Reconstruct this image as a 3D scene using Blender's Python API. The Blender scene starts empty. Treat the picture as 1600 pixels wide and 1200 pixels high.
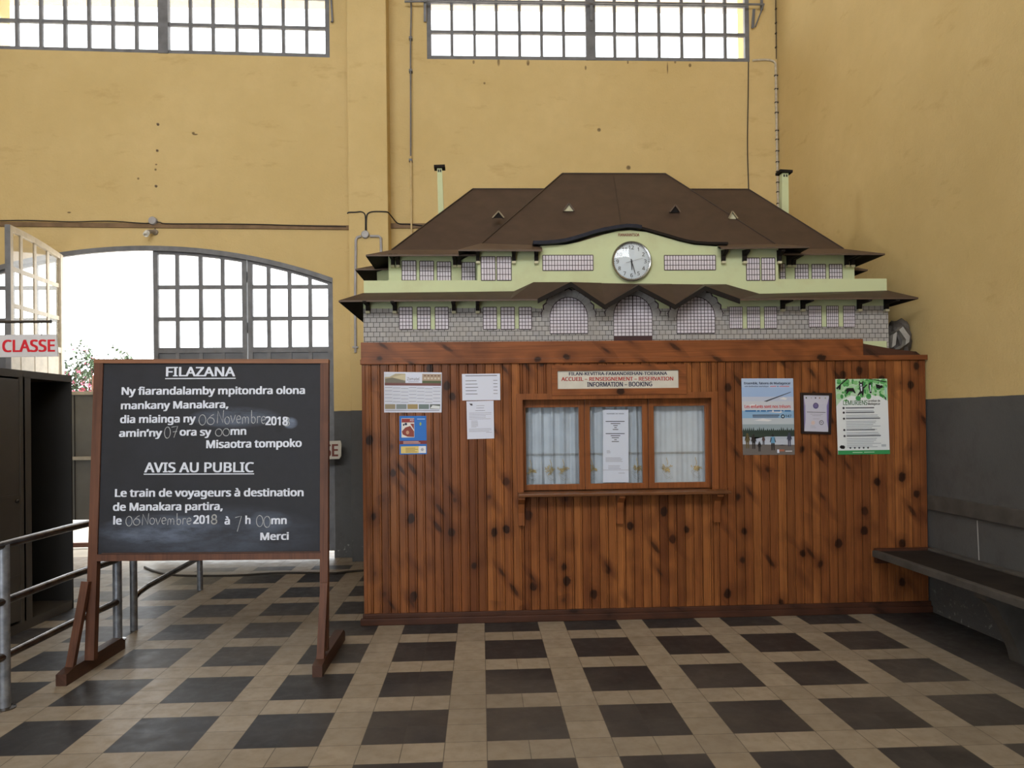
import bpy, bmesh, math, random
import numpy as np
from mathutils import Vector, Matrix
from mathutils.geometry import tessellate_polygon
random.seed(7)
S = bpy.context.scene
COL = S.collection
PI = math.pi

# ------------------------------------------------------------------ camera
FPX, YAW, PITCH, ROLL, PPY = 1144.5, 0.04277, 0.00574, -0.01212, 649.0
CAM = np.array([-0.0118, -4.5219, 1.5397])
_w = np.array([math.sin(YAW)*math.cos(PITCH), math.cos(YAW)*math.cos(PITCH), math.sin(PITCH)])
_r0 = np.array([math.cos(YAW), -math.sin(YAW), 0.0]); _u0 = np.cross(_r0, _w)
_r = _r0*math.cos(ROLL)+_u0*math.sin(ROLL); _u = -_r0*math.sin(ROLL)+_u0*math.cos(ROLL)
cd = bpy.data.cameras.new('camera'); cam = bpy.data.objects.new('camera', cd); COL.objects.link(cam)
cd.sensor_width = 36.0; cd.lens = FPX/1600*36.0; cd.shift_y = (PPY-600)/1600; cd.clip_end = 200
cam.matrix_world = Matrix(((_r[0], _u[0], -_w[0], CAM[0]), (_r[1], _u[1], -_w[1], CAM[1]), (_r[2], _u[2], -_w[2], CAM[2]), (0, 0, 0, 1)))
S.camera = cam
# ------------------------------------------------------------------ light
S.view_settings.view_transform = 'Standard'; S.view_settings.look = 'None'
S.view_settings.exposure = 0.0; S.view_settings.gamma = 1.0; S.view_settings.use_curve_mapping = False
W = bpy.data.worlds.new('sky'); S.world = W; W.use_nodes = True
bg = W.node_tree.nodes['Background']; bg.inputs[0].default_value = (0.93, 0.97, 1.0, 1); bg.inputs[1].default_value = 4.5
def lamp(name, kind, loc, direction, energy, color=(1, 1, 1), size=(1, 1)):
    l = bpy.data.lights.new(name, kind); l.energy = energy; l.color = color
    if kind == 'AREA': l.shape = 'RECTANGLE'; l.size, l.size_y = size
    o = bpy.data.objects.new(name, l); COL.objects.link(o); o.location = loc
    o.rotation_euler = Vector(direction).to_track_quat('-Z', 'Y').to_euler()
    return o
sun = lamp('sun', 'SUN', (0, 0, 20), (-0.55, 0.14, -0.8), 30.0, (1, 0.97, 0.93)); sun.data.angle = 0.02
# daylight falling in through the openings of the wall behind the camera
lamp('daylight_high_windows', 'AREA', (-1.0, -7.6, 6.2), (0, 1, -0.10), 330, (1.0, 0.99, 0.98), (7.0, 1.9))
lamp('daylight_entrance', 'AREA', (-3.2, -7.6, 1.75), (0, 1, 0), 34, (0.80, 0.90, 1.0), (4.0, 3.2))

# lamp added outside the left wall to cast a slanted bright patch on the right wall
SIDE = Vector((-14.0, 0.5, 8.0))
lamp('added_side_lamp', 'AREA', SIDE, (17.5, 1.2, -4.0), 430, (1.0, 0.95, 0.86), (1.6, 1.6))

def at(px, py, Y):
    """photo pixel -> point on the plane y = Y"""
    d = _w + _r*(px-800)/FPX + _u*(PPY-py)/FPX
    p = CAM + d*((Y-CAM[1])/d[1]); return Vector(p)
def atpl(px, py, P0, n):
    d = _w + _r*(px-800)/FPX + _u*(PPY-py)/FPX
    t = np.dot(np.array(P0)-CAM, np.array(n))/np.dot(d, np.array(n)); return Vector(CAM+d*t)

# ------------------------------------------------------------------ materials
def lin(c):
    return tuple(((v/255)/12.92 if v/255 <= 0.04045 else ((v/255+0.055)/1.055)**2.4) for v in c)
class NT:
    def __init__(s, name):
        s.m = bpy.data.materials.new(name); s.m.use_nodes = True; s.t = s.m.node_tree
        s.b = s.t.nodes['Principled BSDF']; s.out = s.t.nodes['Material Output']
    def n(s, typ, ins=None, **props):
        x = s.t.nodes.new(typ)
        for k, v in props.items(): setattr(x, k, v)
        for k, v in (ins or {}).items(): s.put(x.inputs[k], v)
        return x
    def put(s, sock, v):
        if isinstance(v, bpy.types.NodeSocket): s.t.links.new(v, sock)
        elif isinstance(v, (tuple, list)) and len(v) == 3 and sock.type == 'RGBA': sock.default_value = (*v, 1)
        else: sock.default_value = v
    def math(s, op, a, b=0.0, c=0.0, clamp=False):
        x = s.n('ShaderNodeMath', {0: a, 1: b, 2: c}, operation=op); x.use_clamp = clamp; return x.outputs[0]
    def mix(s, f, a, b, blend='MIX'):
        x = s.n('ShaderNodeMix', data_type='RGBA', blend_type=blend)
        s.put(x.inputs[0], f); s.put(x.inputs[6], a); s.put(x.inputs[7], b); return x.outputs[2]
    def pos(s):
        g = s.n('ShaderNodeNewGeometry').outputs['Position']; q = s.n('ShaderNodeSeparateXYZ', {0: g})
        return g, q.outputs[0], q.outputs[1], q.outputs[2]
    def vec(s, x, y, z): return s.n('ShaderNodeCombineXYZ', {0: x, 1: y, 2: z}).outputs[0]
    def noise(s, v, scale, detail=3, rough=0.55):
        return s.n('ShaderNodeTexNoise', {'Vector': v, 'Scale': scale, 'Detail': detail, 'Roughness': rough}).outputs[0]
    def ramp(s, f, lo, hi, a=0.0, b=1.0):
        return s.n('ShaderNodeMapRange', {0: f, 1: lo, 2: hi, 3: a, 4: b}).outputs[0]
    def bump(s, h, strength, dist=0.01):
        s.put(s.b.inputs['Normal'], s.n('ShaderNodeBump', {'Height': h, 'Strength': strength, 'Distance': dist}).outputs[0])
    def done(s, color, rough=0.6, metal=0.0, spec=0.5):
        s.put(s.b.inputs['Base Color'], color); s.put(s.b.inputs['Roughness'], rough)
        s.b.inputs['Metallic'].default_value = metal; s.b.inputs['Specular IOR Level'].default_value = spec
        return s.m
def plain(name, c, rough=0.6, metal=0.0, var=0.12, scale=14, spec=0.4):
    """simple paint / plastic / metal with a little procedural wear"""
    q = NT(name); g, x, y, z = q.pos(); f = q.noise(g, scale)
    c = tuple(c)
    return q.done(q.mix(q.ramp(f, 0.3, 0.7), tuple(v*(1-var) for v in c), tuple(min(1, v*(1+var)) for v in c)), rough, metal, spec)
def flat(name, c, rough=0.7):
    q = NT(name); return q.done(tuple(c), rough, 0, 0.25)
_pc = {}
def ink(rgb):
    k = tuple(rgb)
    if k not in _pc: _pc[k] = flat('print_%02x%02x%02x' % k, [v*0.92 for v in lin(k)], 0.45)
    return _pc[k]

def wall_paint(name, dado=1.66):
    q = NT(name); g, x, y, z = q.pos()
    n1 = q.noise(g, 0.9, 5); n2 = q.noise(g, 7, 4); n3 = q.noise(q.vec(q.math('MULTIPLY', x, 1.0), y, q.math('MULTIPLY', z, 2.6)), 2.0, 6, 0.65)
    yel = q.mix(q.ramp(n1, 0.35, 0.65), (0.58, 0.435, 0.195), (0.63, 0.48, 0.23))
    yel = q.mix(q.ramp(n2, 0.35, 0.75, 0, 0.35), yel, (0.53, 0.40, 0.185))
    yel = q.mix(q.ramp(n3, 0.60, 0.72, 0, 0.42), yel, (0.42, 0.28, 0.11))
    gry = q.mix(q.ramp(n1, 0.35, 0.65), (0.078, 0.081, 0.085), (0.098, 0.099, 0.101))
    gry = q.mix(q.ramp(n2, 0.5, 0.75, 0, 0.5), gry, (0.062, 0.06, 0.06))
    scuff = q.math('MULTIPLY', q.ramp(q.noise(g, 26, 5, 0.7), 0.60, 0.66), q.ramp(z, 0.10, 0.28, 1.0, 0.0))
    gry = q.mix(q.math('MULTIPLY', scuff, 0.6), gry, (0.42, 0.42, 0.41))
    for px, py, w_, h_ in ((740, 97, 3, 5), (779, 97, 3.5, 11), (825, 98, 4, 8), (915, 106, 2.5, 6), (981, 97, 2.5, 5), (1043, 106, 1.6, 16), (1055, 97, 3, 4), (1078, 102, 4, 5), (757, 130, 3, 3), (936, 203, 5, 5), (982, 262, 6, 6), (243, 265, 3, 3), (302, 208, 4, 3), (216, 279, 3, 3), (244, 257, 3, 2), (305, 210, 7, 2), (108, 332, 5, 2)):
        P = at(px, py, 3.85); sc = 1.35*(3.85-CAM[1])/FPX/2
        a_ = q.math('DIVIDE', q.math('SUBTRACT', x, P.x), w_*sc); b_ = q.math('DIVIDE', q.math('SUBTRACT', z, P.z), h_*sc)
        d_ = q.math('ADD', q.math('ADD', q.math('MULTIPLY', a_, a_), q.math('MULTIPLY', b_, b_)), q.math('MULTIPLY', q.math('ABSOLUTE', q.math('SUBTRACT', y, 3.85)), 60.0))
        yel = q.mix(q.math('MULTIPLY', q.ramp(d_, 0.3, 1.1, 0.85, 0), q.ramp(n2, 0.3, 0.55, .5, 1)), yel, (0.10, 0.06, 0.03))
    f = q.math('GREATER_THAN', z, q.math('ADD', dado, q.math('MULTIPLY', q.math('SUBTRACT', n2, 0.5), 0.012)))
    q.bump(q.math('ADD', q.noise(g, 5, 6, 0.7), q.math('MULTIPLY', q.noise(g, 45, 3), 0.35)), 0.30, 0.03)
    return q.done(q.mix(f, gry, yel), q.mix(f, (0.62,)*3, (0.8,)*3), 0, 0.3)
def floor_tiles():
    q = NT('cement_tiles'); g, x, y, z = q.pos()
    u = q.math('DIVIDE', x, 0.2); v = q.math('DIVIDE', y, 0.2)
    mu = q.math('FLOORED_MODULO', u, 3.0); mv = q.math('FLOORED_MODULO', v, 3.0)
    dark = q.math('MULTIPLY', q.math('LESS_THAN', mu, 2.0), q.math('GREATER_THAN', mv, 1.0))
    dark = q.math('MAXIMUM', dark, q.math('GREATER_THAN', x, 3.0))
    dark = q.math('MULTIPLY', dark, q.math('LESS_THAN', y, 3.41))
    fu = q.math('FRACT', u); fv = q.math('FRACT', v)
    e = q.math('MINIMUM', q.math('MINIMUM', fu, q.math('SUBTRACT', 1.0, fu)), q.math('MINIMUM', fv, q.math('SUBTRACT', 1.0, fv)))
    grout = q.math('LESS_THAN', e, 0.011)
    wn = q.n('ShaderNodeTexWhiteNoise', {'Vector': q.vec(q.math('FLOOR', u), q.math('FLOOR', v), 0)}, noise_dimensions='3D').outputs[0]
    n1 = q.noise(g, 1.3, 5); n2 = q.noise(g, 11, 5, 0.65)
    cream = q.mix(wn, (0.275, 0.232, 0.180), (0.345, 0.292, 0.228))
    cream = q.mix(q.ramp(n2, 0.42, 0.75, 0, 0.55), cream, (0.20, 0.162, 0.12))
    drk = q.mix(wn, (0.027, 0.025, 0.027), (0.040, 0.038, 0.040))
    drk = q.mix(q.ramp(n2, 0.5, 0.8, 0, 0.5), drk, (0.065, 0.061, 0.060))
    c = q.mix(dark, cream, drk)
    c = q.mix(q.math('MULTIPLY', grout, q.math('SUBTRACT', 0.75, q.math('MULTIPLY', dark, 0.45))), c, (0.055, 0.043, 0.033))
    dirt = q.ramp(q.noise(g, 0.55, 6, 0.6), 0.48, 0.68, 0, 0.45)
    c = q.mix(dirt, c, (0.15, 0.13, 0.11))
    # dusty patch by the doors on the left
    dx = q.math('MULTIPLY', q.math('ADD', x, 3.1), 0.9); dy = q.math('MULTIPLY', q.math('SUBTRACT', y, 3.4), 0.55)
    dd = q.math('SQRT', q.math('ADD', q.math('MULTIPLY', dx, dx), q.math('MULTIPLY', dy, dy)))
    c = q.mix(q.math('MULTIPLY', q.ramp(dd, 0.35, 1.0, 0.75, 0), q.ramp(n1, 0.3, 0.7, 0.55, 1)), c, (0.27, 0.245, 0.19))
    q.bump(q.math('ADD', q.math('MULTIPLY', grout, -1.0), q.math('MULTIPLY', n2, 0.25)), 0.25, 0.004)
    return q.done(c, q.ramp(n2, 0.3, 0.7, 0.36, 0.55), 0, 0.22)
def wood(name, a, b, dark, axis='Z', plank=None, x0=0.0, rough=0.34, knots=True, grain=1.0):
    """varnished pine; grain runs along `axis`; plank = board width for board-to-board variation along X"""
    q = NT(name); g, x, y, z = q.pos()
    across, along = (x, z) if axis == 'Z' else (z, x)
    if axis == 'Y': across, along = (q.math('ADD', x, z), y)
    if plank:
        idx = q.math('FLOOR', q.math('DIVIDE', q.math('SUBTRACT', x, x0), plank))
        wn = q.n('ShaderNodeTexWhiteNoise', {'Vector': q.vec(idx, 3.3, 0)}, noise_dimensions='3D')
        r1 = wn.outputs[0]; off = q.math('MULTIPLY', idx, 3.71)
    else:
        r1 = q.noise(g, 1.7, 2); off = 0.0
    al = q.math('ADD', along, off)
    st = q.noise(q.vec(q.math('MULTIPLY', across, 95.0), q.math('MULTIPLY', y, 20.0), q.math('MULTIPLY', al, 2.2)), 1.0, 5, 0.6)
    wide = q.noise(q.vec(q.math('MULTIPLY', across, 14.0), 0.0, q.math('MULTIPLY', al, 1.3)), 1.0, 3)
    c = q.mix(r1, a, b)
    c = q.mix(q.ramp(wide, 0.35, 0.72, 0, 0.5), c, dark)
    c = q.mix(q.ramp(st, 0.46, 0.72, 0, 0.62*grain), c, dark)
    if plank: c = q.mix(q.math('MULTIPLY', q.math('GREATER_THAN', q.n('ShaderNodeTexWhiteNoise', {'Vector': q.vec(idx, 9.1, 2)}, noise_dimensions='3D').outputs[0], 0.8), 0.55), c, dark)
    if knots:
        warp = q.math('MULTIPLY', q.math('SUBTRACT', q.noise(g, 22, 3), 0.5), 0.16)
        def knot(cx, cz, lo, hi, prob, amt, c):
            vo = q.n('ShaderNodeTexVoronoi', {'Vector': q.vec(q.math('ADD', cx, warp), 0.37, q.math('ADD', cz, warp)), 'Scale': 1.0}, voronoi_dimensions='3D', feature='F1')
            on = q.math('LESS_THAN', q.n('ShaderNodeSeparateColor', {0: vo.outputs['Color']}).outputs[0], prob); d = q.math('ABSOLUTE', vo.outputs['Distance'])
            c = q.mix(q.math('MULTIPLY', q.ramp(d, hi, hi*2.6, 0.55, 0), on), c, dark)
            return q.mix(q.math('MULTIPLY', q.math('MULTIPLY', q.ramp(d, lo, hi, 1, 0), on), amt), c, (0.020, 0.009, 0.006))
        c = knot(q.math('MULTIPLY', across, 6.6), q.math('MULTIPLY', along, 5.2), 0.16, 0.215, 0.62, 0.92, c)
        c = knot(q.math('MULTIPLY', q.math('ADD', across, q.math('MULTIPLY', along, 0.62)), 11.0), q.math('ADD', q.math('MULTIPLY', along, 4.3), 0.5), 0.15, 0.24, 0.30, 0.75, c)
    blot = q.ramp(q.noise(g, 3.0, 4), 0.55, 0.75, 0, 0.35)
    c = q.mix(blot, c, tuple(v*0.55 for v in dark))
    q.bump(st, 0.08, 0.004)
    return q.done(c, rough, 0, 0.22)
def stone_print():
    q = NT('printed_stone_paper'); g, x, y, z = q.pos()
    br = q.n('ShaderNodeTexBrick', {'Vector': q.vec(x, q.math('ADD', z, 0.004), 0), 'Color1': (0.33, 0.325, 0.33), 'Color2': (0.40, 0.385, 0.375), 'Mortar': (0.045, 0.042, 0.042), 'Scale': 1.0, 'Mortar Size': 0.0021, 'Brick Width': 0.047, 'Row Height': 0.0365, 'Mortar Smooth': 0.0})
    br.offset = 0.5
    n = q.noise(g, 6, 3)
    return q.done(q.mix(q.ramp(n, 0.4, 0.7, 0, 0.4), br.outputs[0], (0.27, 0.245, 0.21), 'MIX'), 0.6, 0, 0.2)
def glass(name, rough=0.02, tint=(0.97, 0.985, 0.98), refl=1.0, dirt=0.0, dcol=(0.8, 0.78, 0.7)):
    q = NT(name); g, x, y, z = q.pos()
    tr = q.n('ShaderNodeBsdfTransparent', {'Color': tint}); gl = q.n('ShaderNodeBsdfGlossy', {'Color': (1, 1, 1), 'Roughness': rough})
    fr = q.n('ShaderNodeFresnel', {'IOR': 1.5}); f = q.math('MULTIPLY', fr.outputs[0], refl)
    m1 = q.n('ShaderNodeMixShader', {0: f, 1: tr.outputs[0], 2: gl.outputs[0]})
    out = m1.outputs[0]
    if dirt:
        df = q.n('ShaderNodeBsdfTranslucent', {'Color': dcol})
        d2 = q.n('ShaderNodeBsdfDiffuse', {'Color': dcol})
        dm = q.n('ShaderNodeMixShader', {0: 0.5, 1: df.outputs[0], 2: d2.outputs[0]})
        fac = q.ramp(q.noise(g, 4, 5), 0.3, 0.75, dirt*0.4, dirt)
        out = q.n('ShaderNodeMixShader', {0: fac, 1: m1.outputs[0], 2: dm.outputs[0]}).outputs[0]
    q.t.links.new(out, q.out.inputs[0]); return q.m
def board_paint():
    q = NT('chalkboard_paint'); g, x, y, z = q.pos()
    n = q.noise(g, 3.5, 5, 0.6); n2 = q.noise(q.vec(q.math('MULTIPLY', x, 5), y, q.math('MULTIPLY', z, 16)), 1.0, 5, 0.7)
    c = q.mix(q.ramp(n, 0.35, 0.7), (0.0155, 0.016, 0.020), (0.024, 0.026, 0.034))
    def smear(cx, cz, rx, rz, amt, c, col=(0.20, 0.25, 0.36)):
        a = q.math('DIVIDE', q.math('SUBTRACT', x, cx), rx); b = q.math('DIVIDE', q.math('SUBTRACT', z, cz), rz)
        d = q.math('ADD', q.math('MULTIPLY', a, a), q.math('MULTIPLY', b, b))
        return q.mix(q.math('MULTIPLY', q.math('MULTIPLY', q.ramp(d, 0.25, 1.0, 1, 0), q.ramp(n2, 0.25, 0.7)), amt), c, col)
    for (px, py, rx, rz, am) in ((365, 652, 0.30, 0.072, 0.42), (452, 661, 0.05, 0.04, 0.8), (250, 826, 0.40, 0.095, 0.42), (420, 815, 0.16, 0.075, 0.28), (330, 835, 0.72, 0.20, 0.20)):
        p = at(px, py, 0.2); c = smear(p.x, p.z, rx, rz, am, c)
    for (px, py, r) in ((314, 619, 0.045), (427, 613, 0.045), (434, 671, 0.03)):
        p = at(px, py, 0.2); c = smear(p.x, p.z, r, r, 0.6, c, (0.010, 0.010, 0.011))
    return q.done(c, q.ramp(n, 0.3, 0.7, 0.45, 0.6), 0, 0.2)

WALL = wall_paint('yellow_wall_over_grey_dado')
FLOOR = floor_tiles()
CEIL = plain('ceiling_whitewash', (0.5, 0.45, 0.36), 0.9)
GREYM = plain('grey_painted_steel', (0.155, 0.160, 0.175), 0.5, 0.0, 0.2, 9)
GREYD = plain('grey_steel_panel', (0.13, 0.138, 0.155), 0.5, 0.0, 0.2, 4)
PANEG = glass('window_glass', 0.03, (0.96, 0.97, 0.98), 0.8, 0.07, (0.85, 0.86, 0.88))
LEAFG = glass('open_leaf_glass', 0.05, (0.95, 0.93, 0.88), 1.0, 0.35, (0.85, 0.80, 0.68))
CLEAR = glass('clear_glass', 0.01, (0.97, 0.985, 0.985), 1.0)
PLANK_W, PLANK_X0 = 0.0665, -0.905
PINE = wood('varnished_pine_boards', (0.365, 0.138, 0.042), (0.225, 0.078, 0.026), (0.085, 0.027, 0.012), 'Z', PLANK_W, PLANK_X0)
PINEH = wood('varnished_pine_rail', (0.300, 0.102, 0.034), (0.215, 0.072, 0.025), (0.09, 0.03, 0.013), 'X')
PINEV = wood('varnished_pine_casing', (0.300, 0.108, 0.036), (0.225, 0.076, 0.026), (0.10, 0.034, 0.014), 'Z', knots=False)
PINED = wood('dark_pine_skirting', (0.095, 0.035, 0.019), (0.058, 0.025, 0.016), (0.035, 0.016, 0.011), 'X', rough=0.5)
SHELFW = wood('worn_shelf_wood', (0.20, 0.085, 0.035), (0.15, 0.062, 0.028), (0.07, 0.03, 0.015), 'X', rough=0.3, knots=False)
STANDW = wood('reddish_stand_wood', (0.155, 0.066, 0.037), (0.105, 0.043, 0.026), (0.05, 0.022, 0.015), 'Z', rough=0.5, knots=False)
STANDH = wood('reddish_stand_rail_wood', (0.30, 0.14, 0.072), (0.20, 0.088, 0.046), (0.085, 0.036, 0.022), 'X', rough=0.45, knots=False)
STANDF = wood('worn_foot_wood', (0.088, 0.042, 0.028), (0.066, 0.032, 0.023), (0.04, 0.022, 0.016), 'Y', rough=0.5, knots=False)
BOARD = board_paint()
LETTER = plain('white_sign_paint', (0.60, 0.64, 0.74), 0.6, 0, 0.08, 30)
CHALK = plain('chalk', (0.36, 0.38, 0.40), 0.9, 0, 0.3, 160)
CHALKG = plain('faint_chalk', (0.30, 0.31, 0.31), 0.9, 0, 0.3, 160)
GREEN = (lambda q: (lambda g: q.done(q.mix(q.ramp(q.noise(g, 5, 5), 0.5, 0.75, 0, 0.5), (0.51, 0.565, 0.345), (0.42, 0.41, 0.25)), 0.7, 0, 0.2))(q.pos()[0]))(NT('pale_green_model_paint'))
ROOFB = plain('brown_model_roof_card', (0.058, 0.036, 0.026), 0.6, 0, 0.14, 8)
ROOFE = plain('brown_model_eave_card', (0.085, 0.055, 0.038), 0.6, 0, 0.14, 8)
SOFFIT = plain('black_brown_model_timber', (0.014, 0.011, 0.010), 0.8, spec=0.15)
TAPE = plain('blue_black_model_tape', (0.013, 0.014, 0.024), 0.6, 0, 0.3, 30, 0.2)
STONE = stone_print()
PAPERW = plain('model_window_paper', (0.62, 0.585, 0.64), 0.7, 0, 0.08, 60)
LINE = plain('model_window_ink', (0.045, 0.028, 0.038), 0.7)
REDM = plain('dark_red_model_paint', (0.13, 0.03, 0.025), 0.6)
MAROON = plain('maroon_model_door_paint', (0.045, 0.014, 0.016), 0.6)
CREAMM = plain('cream_model_block', (0.52, 0.50, 0.34), 0.7)
WHITEP = flat('white_paper', (0.62, 0.66, 0.79), 0.65)
SIGNW = plain('white_sign_board', (0.56, 0.54, 0.48), 0.55, 0, 0.06, 12)
NAVY = flat('navy_sign_paint', (0.016, 0.018, 0.055), 0.5)
REDS = flat('red_sign_paint', (0.36, 0.035, 0.03), 0.5)
REDC = flat('bright_red_sign_paint', (0.62, 0.02, 0.035), 0.5)
BROWNS = flat('brown_sign_paint', (0.17, 0.055, 0.045), 0.6)
CHROME = plain('clock_chrome', (0.6, 0.6, 0.6), 0.22, 1.0, 0.05)
DIAL = flat('clock_dial', (0.60, 0.63, 0.66), 0.5)
BLACK = plain('black_rubber', (0.012, 0.011, 0.011), 0.55)
CABLE = plain('dark_cable', (0.035, 0.028, 0.022), 0.6)
CONDUIT = plain('grey_plastic_conduit', (0.36, 0.35, 0.36), 0.45)
BAND = plain('brown_rail_paint', (0.20, 0.125, 0.065), 0.7, 0, 0.25, 6)
PIPE = plain('galvanised_pipe', (0.26, 0.28, 0.32), 0.38, 0.6, 0.35, 18)
PIPER = plain('worn_dark_pipe', (0.12, 0.105, 0.095), 0.25, 0.85, 0.5, 12)
LOCKER = plain('brown_grey_locker_paint', (0.062, 0.052, 0.043), 0.5, 0, 0.15, 3)
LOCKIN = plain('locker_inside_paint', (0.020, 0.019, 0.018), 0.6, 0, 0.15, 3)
BENCHM = plain('grey_concrete', (0.072, 0.067, 0.062), 0.7, 0, 0.25, 7)
BENCHT = plain('dark_worn_bench_top', (0.024, 0.02, 0.018), 0.8, 0, 0.3, 5, 0.12)
LACE = plain('white_lace_cloth', (0.50, 0.545, 0.60), 0.9, 0, 0.06, 8)
GOLD = plain('gold_embroidery', (0.46, 0.35, 0.17), 0.7, 0, 0.35, 90)
GREYEMB = plain('grey_embroidery', (0.36, 0.35, 0.32), 0.8)
BULB = plain('lamp_glass_white', (0.75, 0.74, 0.70), 0.2)
SACK = plain('grey_brown_sacking', (0.075, 0.066, 0.06), 0.65, 0, 0.35, 12)
SACKL = plain('pale_grey_sheeting', (0.24, 0.225, 0.20), 0.5, 0, 0.25, 16)
LEAFM = plain('bush_leaves', (0.045, 0.075, 0.04), 0.5, 0, 0.4, 5)
FLOWM = plain('pink_flowers', (0.45, 0.10, 0.16), 0.6, 0, 0.3, 5)
EARTH = plain('pale_dusty_ground', (0.55, 0.50, 0.42), 0.9, 0, 0.15, 1.5)
GATEG = plain('grey_gate_sheet', (0.10, 0.095, 0.085), 0.6, 0, 0.15, 3)
GATEC = plain('cream_gate_rail', (0.34, 0.30, 0.24), 0.6)
GATEB = plain('brown_gate_rail', (0.13, 0.055, 0.035), 0.6)
CREAMO = plain('cream_outdoor_soffit', (0.50, 0.42, 0.33), 0.8)
BROWNW = plain('black_picture_frame', (0.02, 0.012, 0.012), 0.35)

# ------------------------------------------------------------------ mesh helpers
class MB:
    def __init__(s): s.v = []; s.f = []; s.m = []
    def add(s, vs, fs, m=None):
        o = len(s.v); s.v += [Vector(p) for p in vs]; s.f += [[i+o for i in f] for f in fs]; s.m += [m]*len(fs); return s
    def box(s, a, b, m=None):
        (x0, y0, z0), (x1, y1, z1) = a, b
        return s.add([(x0, y0, z0), (x1, y0, z0), (x1, y1, z0), (x0, y1, z0), (x0, y0, z1), (x1, y0, z1), (x1, y1, z1), (x0, y1, z1)],
                     [(3, 2, 1, 0), (4, 5, 6, 7), (0, 1, 5, 4), (1, 2, 6, 5), (2, 3, 7, 6), (3, 0, 4, 7)], m)
    def bbox(s, a, b, bev=0.004, m=None):
        """box with bevelled edges"""
        bm = bmesh.new(); bmesh.ops.create_cube(bm, size=1)
        for v in bm.verts: v.co = Vector([(a[i]+b[i])/2+v.co[i]*(b[i]-a[i]) for i in range(3)])
        bmesh.ops.bevel(bm, geom=bm.edges[:], offset=bev, segments=2, affect='EDGES', profile=0.6)
        bm.verts.index_update(); s.add([v.co.copy() for v in bm.verts], [[v.index for v in f.verts] for f in bm.faces], m); bm.free(); return s
    def hexa(s, p, m=None):
        """8 corners: four of one face, then the four opposite"""
        return s.add(p, [(3, 2, 1, 0), (4, 5, 6, 7), (0, 1, 5, 4), (1, 2, 6, 5), (2, 3, 7, 6), (3, 0, 4, 7)], m)
    def bar(s, a, b, w, d, up=(0, 0, 1), m=None):
        a, b = Vector(a), Vector(b); t = (b-a).normalized(); x = t.cross(Vector(up))
        if x.length < 1e-4: x = t.cross(Vector((0, 1, 0)))
        x.normalize(); y = x.cross(t).normalized(); P = []
        for c in (a, b):
            for i, j in ((-1, -1), (1, -1), (1, 1), (-1, 1)): P.append(c+x*(i*w/2)+y*(j*d/2))
        return s.hexa(P, m)
    def prism(s, poly, y0, y1, m=None, plane='XZ'):
        n = len(poly); f = (lambda p, y: (p[0], y, p[1])) if plane == 'XZ' else ((lambda p, y: (y, p[0], p[1])) if plane == 'YZ' else (lambda p, y: (p[0], p[1], y)))
        return s.add([f(p, y0) for p in poly]+[f(p, y1) for p in poly],
                     [list(range(n)), list(range(2*n-1, n-1, -1))]+[(i, i+n, (i+1) % n+n, (i+1) % n) for i in range(n)], m)
    def tube(s, pts, r, n=10, m=None, cap=True, rs=None):
        pts = [Vector(p) for p in pts]; k = len(pts); o = []; ref = None
        for i, p in enumerate(pts):
            t = (pts[min(i+1, k-1)]-pts[max(i-1, 0)]).normalized()
            if ref is None: ref = t.cross(Vector((0.31, 0.2, 0.93))).normalized()
            ref = (ref-t*ref.dot(t)).normalized(); q = t.cross(ref); rr = rs[i] if rs else r
            o += [p+(ref*math.cos(2*PI*j/n)+q*math.sin(2*PI*j/n))*rr for j in range(n)]
        F = [(i*n+j, i*n+(j+1) % n, (i+1)*n+(j+1) % n, (i+1)*n+j) for i in range(k-1) for j in range(n)]
        if cap: F += [list(range(n-1, -1, -1)), [(k-1)*n+j for j in range(n)]]
        return s.add(o, F, m)
    def lathe(s, c, axis, prof, n=32, m=None, cap=True):
        """prof: list of (radius, offset along axis)"""
        c = Vector(c); t = Vector(axis).normalized(); a = t.cross(Vector((0.3, 0.2, 0.9))).normalized(); b = t.cross(a); o = []
        for r, h in prof: o += [c+t*h+(a*math.cos(2*PI*j/n)+b*math.sin(2*PI*j/n))*r for j in range(n)]
        k = len(prof)
        F = [(i*n+j, i*n+(j+1) % n, (i+1)*n+(j+1) % n, (i+1)*n+j) for i in range(k-1) for j in range(n)]
        if cap and prof[0][0] > 1e-5: F.append(list(range(n-1, -1, -1)))
        if cap and prof[-1][0] > 1e-5: F.append([(k-1)*n+j for j in range(n)])
        return s.add(o, F, m)
    def ribbon(s, pts, w, nrm, m=None):
        """flat painted stroke along pts, lying in the plane with normal nrm"""
        pts = [Vector(p) for p in pts]; nrm = Vector(nrm); k = len(pts); o = []
        for i, p in enumerate(pts):
            t = (pts[min(i+1, k-1)]-pts[max(i-1, 0)])
            t = t.normalized() if t.length > 1e-9 else Vector((1, 0, 0)); q = t.cross(nrm).normalized()*(w/2); o += [p-q, p+q]
        return s.add(o, [(2*i, 2*i+1, 2*i+3, 2*i+2) for i in range(k-1)], m)
    def build(s, name, mat, parent=None, smooth=False, fix=True):
        loc = Vector(parent.get('_w', (0, 0, 0))) if parent else Vector((0, 0, 0))
        me = bpy.data.meshes.new(name); me.from_pydata([tuple(v-loc) for v in s.v], [], s.f)
        ms = [mat]+[q for q in dict.fromkeys(s.m) if q is not None and q is not mat]
        for q in ms: me.materials.append(q)
        if len(ms) > 1:
            for p, q in zip(me.polygons, s.m): p.material_index = ms.index(q) if q else 0
        if fix:
            bm = bmesh.new(); bm.from_mesh(me); bmesh.ops.recalc_face_normals(bm, faces=bm.faces[:]); bm.to_mesh(me); bm.free()
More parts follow.
